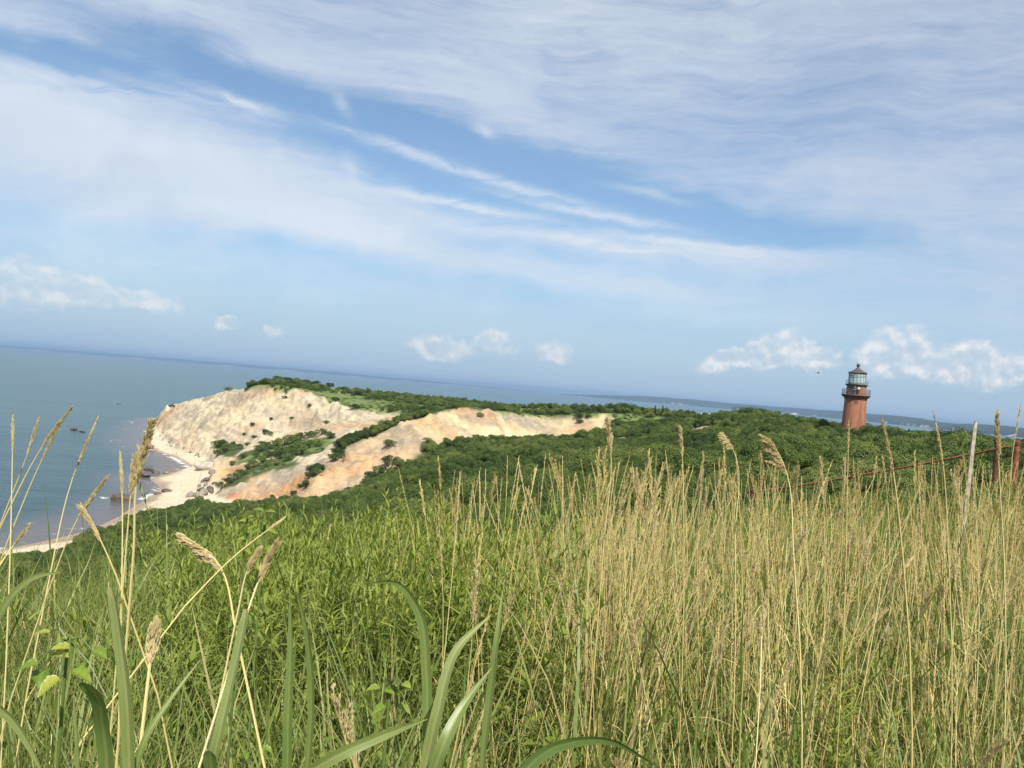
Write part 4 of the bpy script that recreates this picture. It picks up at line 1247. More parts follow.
# ------------------------------------------------------------------ scrub
def bush_soup(nl=2600, rad=1.3, h=1.7, leaf=0.13, lumps=13, flat=0.6):
    """rounded twiggy shrub made of leaf clumps; base at z=0"""
    s = Soup()
    cs = []
    for k in range(lumps):
        a = rng.uniform(0, 6.283); r = rad * math.sqrt(rng.uniform(0, 1)) * .78
        zz = h * (.38 + .42 * rng.random() * (1 - (r / rad) ** 2 * .6))
        cs.append((r * math.cos(a), r * math.sin(a), zz, rng.uniform(.3, .55) * rad * .85))
    cs = np.array(cs)
    wgt = cs[:, 3] ** 2
    pick = rng.choice(lumps, nl, p=wgt / wgt.sum())
    d = rand_unit(nl)
    d[:, 2] = np.abs(d[:, 2]) * np.where(rng.random(nl) < .8, 1, -1)
    rr = cs[pick, 3] * rng.uniform(.55, 1.1, nl) ** .5
    c = cs[pick, :3] + d * rr[:, None] * np.array([1, 1, flat + .3])
    c[:, 2] = np.maximum(c[:, 2], .05)
    nrm = norm(d + rand_unit(nl) * .5)
    up = norm(np.cross(nrm, rand_unit(nl)))
    L = leaf * rng.uniform(.6, 1.4, nl)
    lump_t = rng.uniform(.1, .9, lumps)
    t = np.clip(lump_t[pick] * .55 + rng.random(nl) * .3, 0, 1)
    s.tris(*leaf_quads(c, nrm, up, L, L * .62, t))
    return s, cs


def twigs(cs, h):
    m = Soup()
    for x, y, z, r in cs:
        m.tube([(x * .08, y * .08, -.3), (x * .5, y * .5, z * .5), (x, y, z)], [.05, .03, .012], 4, .3)
    return m


SCRUB_FAR = []
for k in range(7):
    s, cs = bush_soup(3600, 1.4, 2.0, .11, 8)
    SCRUB_FAR.append(proto('scrub', s.mesh('scrub', SCRUB)))
SCRUB_NEAR = []
for k in range(5):
    s, cs = bush_soup(11000, 1.15, 1.5, .055, 14)
    SCRUB_NEAR.append(proto('scrub', s.mesh('scrub', SCRUB)))
SCRUB_LOW = []
for k in range(4):
    s, cs = bush_soup(900, 1.3, .75, .14, 12)
    SCRUB_LOW.append(proto('scrub', s.mesh('scrub', SCRUB)))

veg_grid = cv[..., 0]


def in_meadow(x, y):
    return inside(meadow, x, y) | ((y > 385) & (x < -60) & (x > -145) & (y < 440))


def spread(n, r0, r1, az0=-41, az1=41):
    """random ground points, even in area over a wedge of the view"""
    a = np.radians(rng.uniform(az0, az1, n))
    r = np.sqrt(rng.uniform(r0 * r0, r1 * r1, n))
    x, y = np.sin(a) * r, np.cos(a) * r
    return x, y


def on_veg(x, y, lim=.6):
    z = ground(x, y)
    return (ground(x, y, veg_grid) > lim) & (z > 2.8)


def thin_out(x, y, r, gap):
    """drop points closer than gap*r (grid bucket, first come first kept)"""
    cell = gap * r
    key = {}
    keep = np.zeros(len(x), bool)
    for i in range(len(x)):
        k = (int(x[i] // cell[i]), int(y[i] // cell[i]), int(round(math.log(max(cell[i], .05)) * 3)))
        if k not in key:
            key[k] = 1; keep[i] = True
    return keep


# trees and tall shrubs that stand out are things of their own (see below); the thicket between them is one mass
TREE_SPOTS = []


def thicket(name, protos, n, r0, r1, size, gap, zlow=0.0, far_low=False):
    x, y = spread(n, r0, r1)
    ok = on_veg(x, y)
    ok &= ~in_meadow(x, y)
    ok &= np.hypot(x - LX, y - LY) > 4.5
    ok &= ground(x, y, THICKET_FREE) < .5
    ok &= (fbm(x / 22, y / 15, 141, 3) < .63) | (np.hypot(x, y) < 30)          # grassy openings in the thicket
    x, y = x[ok], y[ok]
    big = fbm(x / 16, y / 16, 131, 3)
    d = np.hypot(x, y)
    sc = size * (0.5 + .9 * big) * np.where(rng.random(len(x)) < .3, rng.uniform(1.2, 1.9, len(x)), rng.uniform(.55, 1.0, len(x)))
    sc = np.where((rng.random(len(x)) < .04) & (d > 80), 2.1, sc)
    sc = np.minimum(sc, .62 + np.where(sc > 2, np.clip((d - 22) / 60, 0, 1.2), np.clip((d - 22) / 90, 0, .75)))
    k = thin_out(x, y, sc, gap)
    x, y, sc = x[k], y[k], sc[k]
    z = ground(x, y) - .12 * sc + zlow
    rot = np.stack([rng.normal(0, .12, len(x)), rng.normal(0, .12, len(x)), rng.uniform(0, 6.28, len(x))], -1)
    zs = rng.uniform(.8, 1.2, len(x))
    print(name, len(x))
    return scatter(name, np.stack([x, y, z], -1), rot, np.stack([sc, sc, sc * zs], -1), protos)


thicket('scrub_thicket', SCRUB_FAR, 60000, 34, 300, 1.15, 1.35)
thicket('near_scrub', SCRUB_NEAR, 9000, 14, 40, .78, .95)
# the back of the headland and the plateau skyline
thicket('headland_scrub', SCRUB_FAR, 26000, 300, 640, 1.25, 1.5)


def low_growth(name, n, r0, r1, size):
    x, y = spread(n, r0, r1)
    ok = on_veg(x, y, .5) & in_meadow(x, y)
    x, y = x[ok], y[ok]
    sc = size * rng.uniform(.6, 1.3, len(x))
    rot = np.stack([np.zeros(len(x)), np.zeros(len(x)), rng.uniform(0, 6.28, len(x))], -1)
    print(name, len(x))
    scatter(name, np.stack([x, y, ground(x, y) - .15], -1), rot, np.stack([sc, sc, sc * .45], -1), SCRUB_LOW)


low_growth('meadow_plants', 5000, 380, 500, 1.0)
x, y = spread(16000, 30, 330)
ok = on_veg(x, y) & (fbm(x / 22, y / 15, 141, 3) > .61)
x, y = x[ok], y[ok]
sc = rng.uniform(.5, 1.1, len(x))
scatter('opening_plants', np.stack([x, y, ground(x, y) - .1], -1), np.stack([0 * x, 0 * x, rng.uniform(0, 6.28, len(x))], -1), np.stack([sc, sc, sc * .6], -1), SCRUB_LOW)

# ---- single bushes on the cliff slopes
BUSHES = []
for k in range(4):
    s, cs = bush_soup(1300, 1.3, 1.9, .17, 11)
    BUSHES.append((s.mesh('crown', TREELEAF if k % 2 else SCRUB), twigs(cs, 1.5).mesh('stem', BARK)))


def plant(name, meshes, loc, scale, rz, label, cat, group=None, parts=('crown', 'stem')):
    t = empty(name, loc, rz)
    t.scale = scale if isinstance(scale, tuple) else (scale,) * 3
    tag(t, label, cat, group)
    for pn, me in zip(parts, meshes):
        link(pn, me, t)
    return t


SINGLE = [
    ((-101.2, 419.6), 1.6, 'white cliff'), ((-119.4, 417.5), 1.3, 'white cliff'), ((-107.7, 411.5), 1.3, 'white cliff'), ((-126.9, 413.6), 1.6, 'white cliff'),
    ((-84.0, 383.5), 1.7, 'white cliff'), ((-116.5, 399.6), 2.0, 'white cliff'), ((-113.0, 394.7), 2.0, 'white cliff'), ((-129.8, 410.8), 1.3, 'white cliff'),
    ((-121.0, 397.9), 1.7, 'white cliff'), ((-87.4, 415.4), 2.4, 'white cliff'), ((-75.3, 402.4), 2.8, 'white cliff'), ((-55.7, 387.7), 2.0, 'white cliff'), ((-165.9, 487.8), 2.6, 'white cliff'),
    ((-118.9, 437.8), 1.6, 'white cliff'), ((-220.4, 543.1), 2.0, 'white cliff'), ((-110.3, 375.1), 1.8, 'white cliff'), ((-117.7, 377.6), 1.8, 'white cliff'),
    ((-139.6, 400.3), 3.0, 'hollow'), ((-136.8, 400.3), 3.4, 'hollow'), ((-124.7, 373.0), 3.2, 'hollow'), ((-123.6, 365.0), 3.0, 'hollow'), ((-120.2, 373.0), 2.6, 'hollow'), ((-130.8, 397.9), 2.2, 'hollow'), ((-125.0, 361.5), 2.2, 'hollow'),
    ((-104.2, 349.6), 2.6, 'hollow'), ((-100.7, 350.3), 3.0, 'hollow'), ((-97.1, 351.0), 3.2, 'hollow'), ((-94.7, 354.1), 3.0, 'hollow'), ((-91.7, 355.2), 3.2, 'hollow'), ((-88.7, 358.3), 3.0, 'hollow'), ((-84.6, 358.7), 3.0, 'hollow'),
    ((-80.1, 357.6), 2.8, 'hollow'), ((-74.6, 348.2), 2.8, 'hollow'), ((-84.8, 341.9), 3.4, 'hollow'), ((-78.7, 333.5), 3.2, 'hollow'), ((-87.8, 338.0), 3.2, 'hollow'), ((-90.6, 333.8), 3.0, 'hollow'), ((-74.6, 332.4), 2.6, 'hollow'),
    ((-95.2, 333.5), 2.4, 'hollow'), ((-103.0, 342.2), 2.2, 'hollow'), ((-109.4, 346.8), 2.0, 'hollow'), ((-113.5, 348.2), 1.8, 'hollow'), ((-77.9, 318.1), 2.8, 'hollow'), ((-81.7, 318.1), 2.4, 'hollow'),
    ((-95.3, 307.9), 2.2, 'hollow'), ((-93.8, 311.4), 2.4, 'hollow'), ((-92.3, 316.0), 2.6, 'hollow'), ((-90.1, 320.2), 2.8, 'hollow'), ((-85.7, 316.3), 2.8, 'hollow'), ((-80.9, 309.7), 2.6, 'hollow'), ((-83.2, 302.7), 2.2, 'hollow'), ((-86.8, 301.6), 2.0, 'hollow'),
    ((-96.0, 290.4), 2.2, 'hollow'), ((-95.2, 293.9), 2.2, 'hollow'), ((-94.4, 298.8), 2.0, 'hollow'), ((-96.7, 286.6), 2.0, 'hollow'),
    ((-55.8, 273.6), 2.8, 'gully'), ((-56.2, 277.8), 2.6, 'gully'), ((-56.0, 286.6), 2.2, 'gully'), ((-53.6, 288.0), 2.2, 'gully'), ((-49.7, 282.7), 2.2, 'gully'), ((-46.8, 283.4), 2.2, 'gully'), ((-53.5, 345.7), 2.2, 'gully'), ((-41.5, 287.6), 2.2, 'gully'),
    ((-48.3, 356.9), 2.4, 'gully'), ((-45.6, 364.6), 2.6, 'gully'), ((-42.9, 370.9), 2.8, 'gully'), ((-39.7, 373.0), 2.8, 'gully'), ((-38.5, 402.8), 2.6, 'gully'),
    ((-62.0, 268.4), 2.4, 'ridge'), ((-60.2, 269.8), 2.0, 'ridge'), ((-62.1, 265.2), 2.2, 'ridge'), ((-59.7, 264.5), 2.2, 'ridge'), ((-62.2, 262.4), 1.8, 'ridge'), ((-66.9, 259.6), 2.0, 'ridge'), ((-66.0, 261.7), 1.4, 'ridge'), ((-64.6, 264.5), 1.2, 'ridge'), ((-59.8, 271.9), 1.6, 'ridge'),
    ((-38.5, 274.7), 2.2, 'ridge'), ((-11.1, 291.8), 1.6, 'ridge'), ((26.9, 316.0), 1.6, 'ridge'), ((37.5, 308.6), 2.0, 'ridge'), ((-10.7, 304.8), 1.5, 'ridge'), ((-41.2, 259.3), 2.6, 'ridge'), ((-39.3, 262.1), 2.6, 'ridge'), ((-36.6, 264.2), 2.6, 'ridge'),
]
LBL = {'white cliff': ('small green bush clinging to the bare white cliff face', 'bushes on the white cliff face'),
       'hollow': ('dark green bush in the hollow between white cliff and orange ridge', 'bushes in the hollow under the white cliff'),
       'gully': ('green bush in the strip running up the gully behind the near ridge', 'bushes along the gully behind the near ridge'),
       'ridge': ('dark green bush growing on the bare tan near ridge', 'bushes on the near ridge')}
for k, ((x, y), s, w) in enumerate(SINGLE):
    f = .78
    plant('bush', BUSHES[(k % 2) * 2 if w == 'hollow' else k % 4], (x, y, gz_at(x, y) - .25), (s * f * random.uniform(.85, 1.15), s * f, s * f * random.uniform(.75, 1.0)), k * 1.7, LBL[w][0], 'bush', LBL[w][1])


# ---- trees on the plateau round the lighthouse and skyline
def tree_meshes(nl, rad, h, leaf, lumps, crown0, flat):
    s = Soup()
    cs = []
    for k in range(lumps):
        a = rng.uniform(0, 6.283); r = rad * math.sqrt(rng.uniform(0, 1)) * .8
        zz = crown0 + (h - crown0) * (.2 + .62 * rng.random()) * (1 - .45 * (r / rad) ** 2)
        cs.append((r * math.cos(a), r * math.sin(a), zz, rng.uniform(.28, .48) * rad))
    cs = np.array(cs)
    pick = rng.integers(0, lumps, nl)
    d = rand_unit(nl)
    c = cs[pick, :3] + d * (cs[pick, 3] * rng.uniform(.5, 1.12, nl) ** .6)[:, None] * np.array([1, 1, flat])
    nrm = norm(d + rand_unit(nl) * .5); up = norm(np.cross(nrm, rand_unit(nl)))
    L = leaf * rng.uniform(.6, 1.4, nl)
    lt = rng.uniform(.05, .95, lumps)
    s.tris(*leaf_quads(c, nrm, up, L, L * .6, np.clip(lt[pick] * .55 + rng.random(nl) * .45, 0, 1)))
    tm = Soup()
    tm.tube([(0, 0, -.5), (.05, .02, crown0 * .6), (.1, -.05, crown0 + .3)], [.17, .13, .10], 7, .3)
    for x, y, z, r in cs[:11]:
        tm.tube([(.1, -.05, crown0 * .75), (x * .5, y * .5, (crown0 + z) * .5), (x, y, z)], [.09, .05, .015], 5, .3)
    return s.mesh('crown', TREELEAF), tm.mesh('trunk', BARK)


ROUND = [tree_meshes(5200, 2.0, 4.2, .17, 22, 1.0, .8) for k in range(4)]
FLAT = tree_meshes(8000, 4.4, 4.0, .2, 34, 1.2, .5)
PINE = []
for k in range(2):
    s = Soup(); nl = 2600
    u = rng.random(nl) ** .7; a = rng.uniform(0, 6.28, nl)
    r = (1.15 * (1 - u) + .08) * (0.45 + .55 * ((u * 9) % 1.0)) * rng.uniform(.6, 1.05, nl)
    c = np.stack([r * np.cos(a), r * np.sin(a), .6 + u * 4.0 - r * .25], -1)
    dd = norm(np.stack([np.cos(a), np.sin(a), np.full(nl, .1)], -1) + rand_unit(nl) * .4)
    s.tris(*leaf_quads(c, rand_unit(nl), dd, np.full(nl, .3), np.full(nl, .07), rng.random(nl) * .6))
    tm = Soup(); tm.tube([(0, 0, -.5), (0, 0, 4.4)], [.13, .03], 6, .3)
    PINE.append((s.mesh('crown', TREELEAF), tm.mesh('trunk', BARK)))


def tree_at(p, meshes, s, label, group, name='tree', cat='tree', hgt=4.2, rz=0.0):
    x, y, ztop = p
    zb = gz_at(x, y) - .1
    k = max(.35, (ztop - zb) / np.percentile([v.co.z for v in meshes[0].vertices], 97))
    plant(name, meshes, (x, y, zb), (s * k, s * k, k), rz, label, cat, group, ('crown', 'trunk'))


tree_at((75.595, 258.0, 47.882), FLAT, 1.25, 'wide flat topped dark tree on the skyline left of the lighthouse', None, hgt=3.6)
HEDGE_PTS = [(69.854, 200.0, 46.305), (71.319, 196.0, 46.103), (71.674, 190.0, 46.028), (71.314, 182.0, 45.892), (66.038, 185.0, 45.433), (64.473, 168.0, 45.231), (65.506, 164.0, 45.411), (65.292, 160.0, 45.106), (66.184, 158.0, 45.284),
             (70.759, 163.0, 46.192), (70.517, 158.0, 46.025), (71.165, 154.0, 45.905), (71.508, 150.0, 45.779), (71.922, 146.0, 45.502), (63.95, 140.0, 44.85), (60.929, 142.0, 44.649), (62.725, 132.0, 44.593), (70.997, 140.0, 45.604), (55.209, 135.0, 44.099), (57.501, 145.0, 44.362)]
for k, p in enumerate(HEDGE_PTS):
    tree_at(p, ROUND[k % 4], 1.05, 'dark round tree in the belt round the foot of the lighthouse', 'trees round the lighthouse foot', rz=k * 2.1)
for k, p in enumerate([(67.617, 128.0, 46.808), (68.37, 126.0, 47.053), (69.102, 124.0, 46.844), (69.927, 122.0, 46.581), (63.372, 118.0, 46.417), (63.6, 115.0, 46.054), (62.308, 120.0, 45.922)]):
    tree_at(p, ROUND[(k + 1) % 4], 1.2, 'rounded green tree in the clump on the skyline right of the lighthouse', 'tree clump right of the lighthouse', rz=k * 1.3)
tree_at((77.867, 166.0, 46.34), PINE[0], .9, 'small pointed conifer on the skyline right of the lighthouse, left of two', None, 'conifer', 'tree', 4.6)
tree_at((79.395, 165.0, 46.316), PINE[1], .9, 'small pointed conifer on the skyline right of the lighthouse, right of two', None, 'conifer', 'tree', 4.6)
for k, p in enumerate([(42.541, 345.0, 44.647), (46.235, 345.0, 45.371), (49.698, 340.0, 45.136), (46.385, 330.0, 43.471), (42.423, 330.0, 43.141), (52.251, 335.0, 44.641), (55.498, 330.0, 44.228)]):
    tree_at(p, ROUND[k % 4], 1.25, 'bushy dark tree on the mound at the right end of the tan cliff', 'trees on the mound right of the cliff', rz=k * 1.9)
tree_at((56.168, 322.0, 45.849), PINE[0], .8, 'pointed conifer on the skyline right of the mound, left of two', None, 'conifer', 'tree', 4.6)
tree_at((58.701, 320.0, 46.102), PINE[1], .8, 'pointed conifer on the skyline right of the mound, right of two', None, 'conifer', 'tree', 4.6)
for k, p in enumerate([(62.311, 268.0, 44.101), (61.963, 262.0, 43.009), (74.748, 225.0, 46.455), (74.969, 220.0, 46.246), (75.888, 238.0, 46.533), (75.002, 228.0, 45.408), (76.359, 246.0, 46.459)]):
    tree_at(p, ROUND[k % 4], 1.15, 'dark green tree standing out of the scrub between mound and lighthouse', 'trees in the scrub left of the lighthouse', rz=k * 1.1)
for k, p in enumerate([(-136.88, 488.0, 43.401), (-132.636, 492.0, 43.215), (-128.305, 496.0, 43.026), (-123.862, 500.0, 42.534), (-118.987, 505.0, 42.377), (-111.928, 512.0, 41.785), (-104.129, 520.0, 40.281), (-140.282, 482.0, 41.579), (-142.434, 474.0, 40.453)]):
    tree_at(p, ROUND[k % 4], 1.5, 'dark green tree on the crown of the white headland', 'trees on the headland crown', rz=k * .9)

# ------------------------------------------------------------------ foreground grass
def clump(nb, rad, lmin, lmax, wmin, wmax, dry=0.08, curl=1.0):
    a = rng.uniform(0, 6.283, nb); r = rad * np.sqrt(rng.random(nb))
    base = np.stack([r * np.cos(a), r * np.sin(a), np.full(nb, -.03)], -1)
    head = a + rng.normal(0, .9, nb)
    t = np.where(rng.random(nb) < dry, rng.uniform(.95, 1.25, nb), rng.uniform(0, .85, nb))
    s = Soup()
    s.quads(*blades(base, head, np.abs(rng.normal(.08, .14, nb)), np.abs(rng.normal(.7, .45, nb)) * curl, rng.uniform(lmin, lmax, nb), rng.uniform(wmin, wmax, nb), 6, tint=t,
                    sway=rng.normal(0, .015, nb)))
    return s


def herb(h, n_leaf, ll, lw, up_angle, twist=2.4, stems=1, mat_t=(.2, .9)):
    """upright leafy weed: thin stem with narrow leaves all the way up"""
    s = Soup()
    for q in range(stems):
        bx, by = rng.normal(0, .05, 2); lx, ly = rng.normal(0, .10, 2)
        z = np.linspace(0, 1, 8)
        hh = h * rng.uniform(.75, 1.1)
        stem = np.stack([bx + lx * z ** 2 * 1.2, by + ly * z ** 2 * 1.2, hh * z - .03], -1)
        s.tube(stem, np.linspace(.0028, .0012, 8), 4, .55)
        f = np.sort(rng.uniform(.18, 1.0, n_leaf))
        a = np.arange(n_leaf) * twist + rng.normal(0, .3, n_leaf)
        c = np.stack([np.interp(f, z, stem[:, k]) for k in range(3)], -1)
        size = (1.1 - .55 * f)
        lean = up_angle + rng.normal(0, .2, n_leaf) - .5 * (f > .9)
        t = np.clip(rng.uniform(*mat_t, n_leaf) * .7 + f * .3, 0, 1)
        s.quads(*blades(c, a, lean, rng.uniform(.2, .8, n_leaf), ll * size * rng.uniform(.8, 1.2, n_leaf), lw * size, 4, fold=.25, tint=t))
    return s


def oval_leaves(n_stem, h, ll, lw, n_leaf=9):
    s = Soup()
    for q in range(n_stem):
        a0 = rng.uniform(0, 6.28); reach = rng.uniform(.05, .25)
        z = np.linspace(0, 1, 6)
        stem = np.stack([reach * z ** 1.5 * math.cos(a0), reach * z ** 1.5 * math.sin(a0), h * rng.uniform(.6, 1.1) * z - .03], -1)
        s.tube(stem, np.linspace(.003, .0012, 6), 4, .2)
        f = rng.uniform(.35, 1.0, n_leaf)
        c = np.stack([np.interp(f, z, stem[:, k]) for k in range(3)], -1)
        a = rng.uniform(0, 6.28, n_leaf)
        L = ll * rng.uniform(.7, 1.2, n_leaf)
        v, qd, t = blades(c, a, rng.uniform(.8, 1.3, n_leaf), rng.uniform(.2, .7, n_leaf), L, np.full(n_leaf, lw) * rng.uniform(.8, 1.2, n_leaf), 6, fold=.3, tint=rng.uniform(.1, .9, n_leaf))
        s.quads(v, qd, t)
    return s


CL_GREEN = [proto('grass', clump(46, .10, .35, .85, .003, .0065).mesh('grass', GRASSG)) for k in range(6)]
CL_WIDE = [proto('grass', clump(14, .08, .5, .95, .006, .011, .08, .9).mesh('grass', GRASSG)) for k in range(4)]
CL_HERB = [proto('herb', herb(.66, 58, .075, .0085, .95, stems=3).mesh('herb', HERB)) for k in range(4)] + \
          [proto('herb', herb(.58, 34, .085, .014, 1.0, stems=3).mesh('herb', HERB)) for k in range(2)]
CL_FINE = [proto('herb', herb(.6, 80, .05, .006, .9, stems=3).mesh('herb', HERB)) for k in range(3)]
CL_OVAL = [proto('herb', oval_leaves(7, .5, .055, .027).mesh('herb', HERB)) for k in range(3)]


def straw_clump(nb):
    s = Soup()
    a = rng.uniform(0, 6.283, nb); r = .12 * np.sqrt(rng.random(nb))
    base = np.stack([r * np.cos(a), r * np.sin(a), np.full(nb, -.03)], -1)
    s.quads(*blades(base, a + rng.normal(0, 1, nb), np.abs(rng.normal(.1, .18, nb)), np.abs(rng.normal(.6, .5, nb)), rng.uniform(.35, .95, nb), rng.uniform(.0025, .005, nb), 6, tint=rng.uniform(0, 1, nb)))
    return s


CL_STRAW = [proto('grass', straw_clump(16).mesh('grass', STRAW)) for k in range(4)]


def near_points(n, y0, y1, dens=None):
    """points before the camera, denser close by, over a wedge somewhat wider than the view"""
    y = y0 * (y1 / y0) ** rng.random(n) if dens is None else np.sqrt(rng.uniform(y0 ** 2, y1 ** 2, n))
    x = rng.uniform(-1, 1, n) * (.78 * y + .7)
    return x, y


def lay(name, protos, x, y, size, zs=1.0, tilt=.1):
    z = ground(x, y)
    n = len(x)
    sc = size * rng.uniform(.75, 1.25, n)
    rot = np.stack([rng.normal(0, tilt, n), rng.normal(0, tilt, n), rng.uniform(0, 6.28, n)], -1)
    print(name, n)
    return scatter(name, np.stack([x, y, z], -1), rot, np.stack([sc, sc, sc * zs], -1), protos)


def side_of(x, y):
    """+ towards the dry stand at the right, - towards the lush weeds at the left"""
    return x / y + (fbm(x * 1.3 + 9, y * 1.3, 151, 2) - .5) * .35


x, y = near_points(5200, .75, 13, 1)
s_ = side_of(x, y); k = rng.random(len(x)) < np.where(s_ > .05, .8, .95); x, y = x[k], y[k]
lay('green_grass', CL_GREEN, x, y, .93, tilt=.2)
x, y = near_points(1300, .9, 9)
s_ = side_of(x, y); k = rng.random(len(x)) < np.where(s_ > .1, .75, .8)
lay('tall_green_grass', CL_WIDE, x[k], y[k], .92)
x, y = np.concatenate([np.stack(near_points(5600, 1.0, 13, 1)), np.stack(near_points(1100, .95, 4))], 1)
s_ = side_of(x, y); k = rng.random(len(x)) < np.where(s_ > .06, .15, np.where(s_ > -.08, .45, .75)) * np.where(fbm(x * 1.0 + 5, y * 1.0, 211, 3) > .47, 1.0, .3); x, y = x[k], y[k]
hh_ = (.55 + 1.0 * fbm(x * 1.1, y * 1.1, 197, 3)) * np.interp(x / y, [-.65, -.4], [.75, 1.0])
lay('leafy_weeds', CL_HERB + CL_FINE * 2, x, y, hh_)
x, y = near_points(6500, 8.0, 26, 1)
lay('far_weeds', CL_HERB + CL_FINE + CL_GREEN, x, y, np.interp(x / y, [-.62, -.3, 0], [.45, .9, 1.3]))
y = np.sqrt(rng.uniform(3.2 ** 2, 9.5 ** 2, 700)); x = rng.uniform(-.38, .06, 700) * y
k = fbm(x * .9, y * .9, 191, 2) > .45
lay('tall_weeds', CL_HERB, x[k], y[k], 1.6)
x, y = near_points(420, 2.5, 10, 1)
lay('tall_arching_grass', CL_WIDE, x, y, 1.35, tilt=.15)
y = np.sqrt(rng.uniform(1.6 ** 2, 6.5 ** 2, 520)); x = rng.uniform(-.66, .0, 520) * y
lay('long_green_grass', CL_GREEN + CL_WIDE, x, y, 1.2, tilt=.22)
x, y = near_points(1500, 1.0, 14)
s_ = side_of(x, y); k = rng.random(len(x)) < np.where(s_ > .05, .10, .9)
lay('oval_leaf_weeds', CL_OVAL, x[k], y[k], 1.15)
x, y = near_points(3000, .9, 11, 1)
s_ = side_of(x, y); k = rng.random(len(x)) < np.where(s_ > -.04, .8, .22)
lay('straw_litter', CL_STRAW, x[k], y[k], .95, tilt=.2)


# ------------------------------------------------------------------ dry stalks with seed heads
def spikelets(s, c, d, ln, wd, tint):
    n = len(c)
    side = norm(np.cross(d, rand_unit(n)))
    for k in range(2):
        v, f, t = leaf_quads(c, side, d, ln, wd, tint, fold=.15)
        s.tris(v, f, t)
        side = norm(np.cross(d, side))


def along(pts, f):
    """point and tangent at fraction f of a polyline"""
    L = np.concatenate([[0], np.cumsum(np.linalg.norm(np.diff(pts, axis=0), axis=1))])
    q = np.asarray(f) * L[-1]
    p = np.stack([np.interp(q, L, pts[:, k]) for k in range(3)], -1)
    t = np.stack([np.interp(np.minimum(q + .01, L[-1]), L, pts[:, k]) - np.interp(np.maximum(q - .01, 0), L, pts[:, k]) for k in range(3)], -1)
    return p, norm(t), L[-1]


def seed_head(pts, f0, kind, width=.02, n=90, droop=0.0, side=None):
    """seed head along the last part of a stalk. kinds: spike, plume, loose, onesided"""
    s = Soup()
    if kind == 'spike':
        f = rng.uniform(f0, 1.0, n)
        p, t, L = along(pts, f)
        env = np.sin(np.clip((f - f0) / (1 - f0), 0.03, .97) * math.pi) ** .6
        r = rand_unit(n)
        c = p + r * (width * .30 * env)[:, None]
        spikelets(s, c, norm(t + r * .22), rng.uniform(.007, .012, n), rng.uniform(.0014, .0024, n), rng.random(n))
    else:
        nb = {'plume': 22, 'loose': 22, 'onesided': 16}[kind]
        per = max(6, int(n * 1.9) // nb)
        sd = norm(np.asarray(side if side is not None else rng.normal(size=3), float))
        for b in range(nb):
            f = f0 + (1 - f0) * (b / nb) ** .9 * .97
            p, t, L = along(pts, np.array([f])); p, t = p[0], t[0]
            blen = (1 - f0) * L * {'plume': .30, 'loose': .34, 'onesided': .34}[kind] * (1.0 - .55 * b / nb) * rng.uniform(.7, 1.15)
            o = rand_unit(1)[0]; o -= t * o.dot(t); o = norm(o)
            if kind == 'onesided':
                o = norm(sd + o * .35)
            spread_ = {'plume': .26, 'loose': .5, 'onesided': .9}[kind] * rng.uniform(.7, 1.2)
            u = np.linspace(0, 1, 6)
            br = p + np.outer(u * blen, t) + np.outer((u ** 1.2) * blen * spread_ * width / .03, o)
            br[:, 2] -= droop * blen * u ** 2
            s.tube(br, np.linspace(.0008, .0004, 6), 3, .4)
            ff = rng.uniform(.15, 1, per)
            c, tt, _l = along(br, ff)
            r = rand_unit(per)
            spikelets(s, c + r * .0030, norm(tt + r * .25), rng.uniform(.008, .013, per), rng.uniform(.002, .0032, per), rng.random(per))
    return s


def stem_soup(pts, r0=.0026, r1=.0010, leaves=1, tint=None):
    s = Soup()
    t = rng.uniform(.2, .9) if tint is None else tint
    s.tube(pts, np.linspace(r0, r1, len(pts)), 5, t)
    for k in range(leaves):
        p, tn, L = along(pts, np.array([rng.uniform(.15, .6)]))
        n = 1
        s.quads(*blades(p, rng.uniform(0, 6.28, n), rng.uniform(.25, .7, n), rng.uniform(.8, 2.0, n), rng.uniform(.16, .34, n), rng.uniform(.003, .0055, n), 6, tint=np.array([t])))
    return s


def curve_pts(h, lean, bend, az, n=12):
    u = np.linspace(0, 1, n)
    th = lean + bend * u ** 2
    r = np.concatenate([[0], np.cumsum(np.sin(th[:-1]) * h / (n - 1))]); z = np.concatenate([[0], np.cumsum(np.cos(th[:-1]) * h / (n - 1))])
    w = .006 * np.sin(u * 7 + az * 3)
    return np.stack([r * math.cos(az) + w * math.sin(az), r * math.sin(az) - w * math.cos(az), z - .03], -1)


STALKS = []
KINDS = ['spike', 'spike', 'spike', 'plume', 'spike', 'loose', 'spike', 'spike', 'onesided', 'spike', 'plume', 'spike']
for k, kd in enumerate(KINDS):
    pts = curve_pts(1.38, rng.uniform(0, .06), rng.uniform(.03, .38) if kd != 'onesided' else .5, rng.uniform(0, 6.28))
    STALKS.append((stem_soup(pts, leaves=2 if k % 3 == 0 else 1).mesh('stem', STRAW),
                   seed_head(pts, {'spike': .84, 'plume': .85, 'loose': .86, 'onesided': .88}[kd], kd, {'spike': .012, 'plume': .02, 'loose': .022, 'onesided': .026}[kd], {'spike': 100, 'plume': 90, 'loose': 90, 'onesided': 90}[kd]).mesh('seed_head', SEEDM)))

